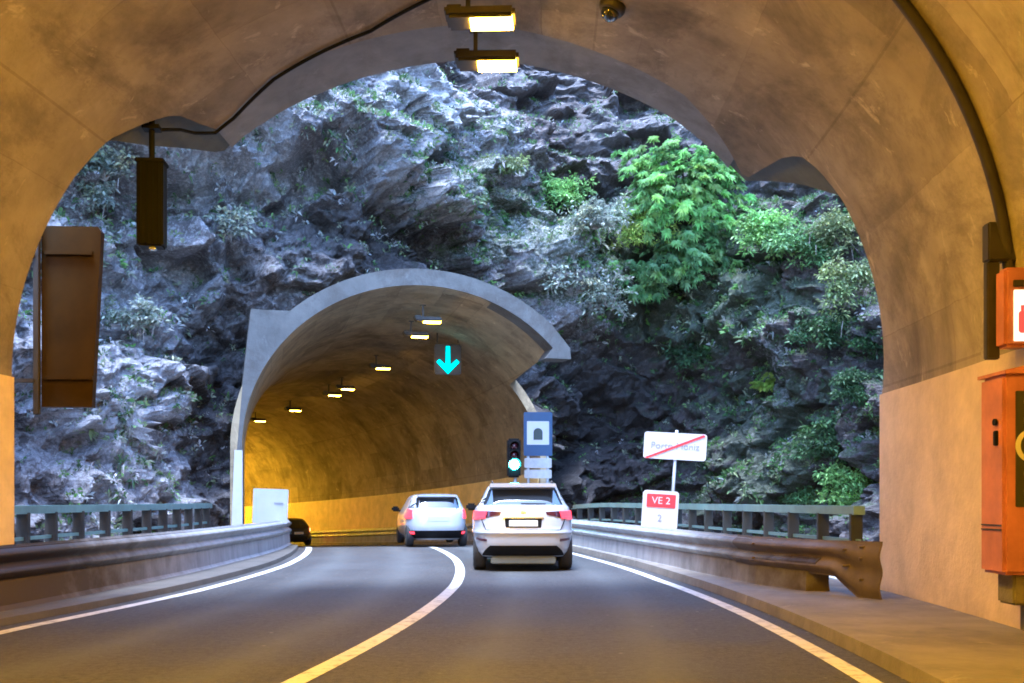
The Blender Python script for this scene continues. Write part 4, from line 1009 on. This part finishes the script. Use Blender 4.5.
PL = [
 ('fern', 'largest bright green spreading bush high on the cliff right of the far portal', 690, 205, 120, 100, 'bright', 'rosette', 2.6),
 ('fern', 'mid green ferns hanging just below the largest bright bush', 695, 262, 90, 70, 'mid', 'rosette', 1.6),
 ('shrub', 'lime yellow bush at the lower left flank of the largest bright bush', 648, 240, 60, 50, 'lime', False, 1.0),
 ('shrub', 'low bright green bush on the ledge left of the largest bush', 566, 193, 60, 34, 'bright', False, .9),
 ('shrub', 'pale grey green bush on the rock ridge above the far portal shoulder', 592, 226, 60, 40, 'pale', False, .8),
 ('shrub', 'pale tangled bush low on the ridge right of the far portal crown', 562, 280, 60, 50, 'pale', False, .7),
 ('shrub', 'green bush under the right canopy notch, nearest to the large bush', 758, 234, 56, 40, 'bright', False, .9),
 ('shrub', 'bushy mid green shrub below the middle of the right canopy notch', 792, 262, 60, 52, 'mid', False, .9),
 ('shrub', 'olive shrub tucked against the right tunnel edge below the canopy notch', 832, 240, 60, 46, 'olive', False, .9),
 ('shrub', 'olive shrub hanging halfway down beside the right tunnel edge', 842, 292, 46, 60, 'olive', False, .9),
 ('fern', 'small bright fern alone on the dark rock face at mid height', 762, 386, 34, 24, 'lime', True, .8),
 ('shrub', 'bright leafy bush just above the right railing near the tunnel edge', 846, 488, 58, 46, 'bright', False, 1.1),
 ('shrub', 'dark shrub on the shaded rock right of the small bright fern', 815, 340, 56, 40, 'dark', False, .8),
 ('shrub', 'low dark shrub on the rock shelf left of the small bright fern', 690, 362, 56, 28, 'dark', False, .7),
 ('shrub', 'dark green shrub against the right tunnel edge at wall joint height', 852, 396, 40, 50, 'dark', False, .9),
 ('shrub', 'dark bush filling the gully above the bright leafy railing bush', 822, 440, 60, 46, 'dark', False, .9),
 ('shrub', 'low green bush left of the bright leafy railing bush', 796, 500, 46, 28, 'mid', False, .9),
 ('shrub', 'pale scrub on top of the light rock mass over the left railing', 132, 316, 56, 26, 'pale', False, .8),
 ('shrub', 'pale green bush by the left portal edge just under the notch', 112, 172, 50, 40, 'pale', False, .8),
 ('shrub', 'grey green scrub above the brown board at the left portal edge', 100, 205, 44, 30, 'pale', False, .8),
 ('shrub', 'small pale scrub right of the hanging black box', 236, 226, 50, 28, 'pale', False, .6),
 ('shrub', 'small green bush below the lower lamp on the upper rock', 510, 172, 40, 22, 'olive', False, .7),
 ('shrub', 'trailing dark green shrub along the right tunnel edge above the joint', 864, 336, 26, 60, 'dark', False, .8),
 ('fern', 'green fern on the slope right under the largest bright bush', 640, 292, 56, 46, 'mid', 'rosette', 1.0),
 ('shrub', 'pale hanging scrub between the ridge and the dark rock face', 606, 306, 44, 50, 'pale', False, .6),
]
for nm, lab, px, py, w, h, tone, fern, dens in PL: shrub(nm, lab, 'fern' if nm == 'fern' else 'shrub', px, py, w, h, tone, fern, dens)

# small tufts all over the cliff
vis = np.where(used & (pos[:, 2] > -2) & (pos[:, 2] < 18) & (PX > -40) & (PX < 1000) & (PY > 20))[0]
patchn = fbm(pos[vis] * .6 + 71, 4)
wgt = (.16 + .9 * np.clip(VN[vis, 2], 0, 1)) * (.2 + 1.3 * np.clip(zc_[vis, 0], 0, 1) + 1.5 * np.clip(zc_[vis, 1], 0, 1)) * np.clip((patchn - .36) * 5, .05, 1.5) * (1 - .85 * zc_[vis, 2])
pick = rng.choice(vis, size=13500, replace=False, p=wgt / wgt.sum())
vs = []; fs = []; cols = []
for ix in pick:
    p = Vector(pos[ix]); nn = Vector(VN[ix]); pa, mo = zc_[ix, 0], zc_[ix, 1]
    r_ = random.random()
    if r_ < .62 * pa / (pa + mo + .05): col = random.choice([(.36, .36, .34), (.27, .28, .23), (.46, .46, .45), (.20, .22, .16)])
    else: col = random.choice([(.08, .16, .05), (.14, .22, .07), (.20, .26, .12), (.06, .11, .04), (.13, .27, .06), (.26, .28, .18)])
    L = random.uniform(.07, .24) * (1.3 if mo > .4 else 1)
    for k in range(random.randint(5, 8)):
        d = (nn * .7 + Vector((0, 0, .5)) + rv() * .9)
        leaf_quads(vs, fs, cols, p + rv() * .08, d, rv(), L * random.uniform(.6, 1.1), L * random.uniform(.16, .4), vary(col, .75, 1.25), random.uniform(.1, .5))
o = mesh('undergrowth', vs, fs, M['leaf']); set_tint(o, cols)
tag(o, 'dry pale scrub and small green tufts clinging all over the cliff', 'undergrowth', None, 'stuff')

# ------------------------------------------------------------------ world, sun, colour
w = bpy.data.worlds.new('World'); S.world = w; w.use_nodes = True; nt = w.node_tree
sky = nt.nodes.new('ShaderNodeTexSky'); sky.sky_type = 'NISHITA'; sky.sun_disc = False
EL, AZ = rad(74), rad(205)       # azimuth from +y, clockwise; sun over the viewer's left shoulder
sky.sun_elevation = EL; sky.sun_rotation = AZ; sky.air_density = 1.0; sky.dust_density = 1.0; sky.ozone_density = 2.5
bg = nt.nodes['Background']; bg.inputs['Strength'].default_value = .15; nt.links.new(sky.outputs[0], bg.inputs['Color'])
sl = bpy.data.lights.new('sun', 'SUN'); sl.energy = .9; sl.angle = rad(20); sl.color = (1, .97, .93)
so = bpy.data.objects.new('sun', sl); COL.objects.link(so)
dirv = Vector((math.sin(AZ) * math.cos(EL), math.cos(AZ) * math.cos(EL), math.sin(EL)))
so.rotation_euler = dirv.to_track_quat('Z', 'Y').to_euler(); so.location = (0, 0, 40)
vset = S.view_settings; vset.view_transform = 'Standard'; vset.look = 'None'; vset.gamma = 1; vset.exposure = 3.45
vset.use_white_balance = True; vset.white_balance_temperature = 5150; vset.white_balance_tint = 10
S.cycles.pixel_filter_type = 'BLACKMAN_HARRIS'; S.cycles.filter_width = 1.75
S.cycles.use_denoising = True; S.cycles.max_bounces = 7; S.cycles.diffuse_bounces = 4; S.cycles.sample_clamp_indirect = 6
S.cycles.use_light_tree = True
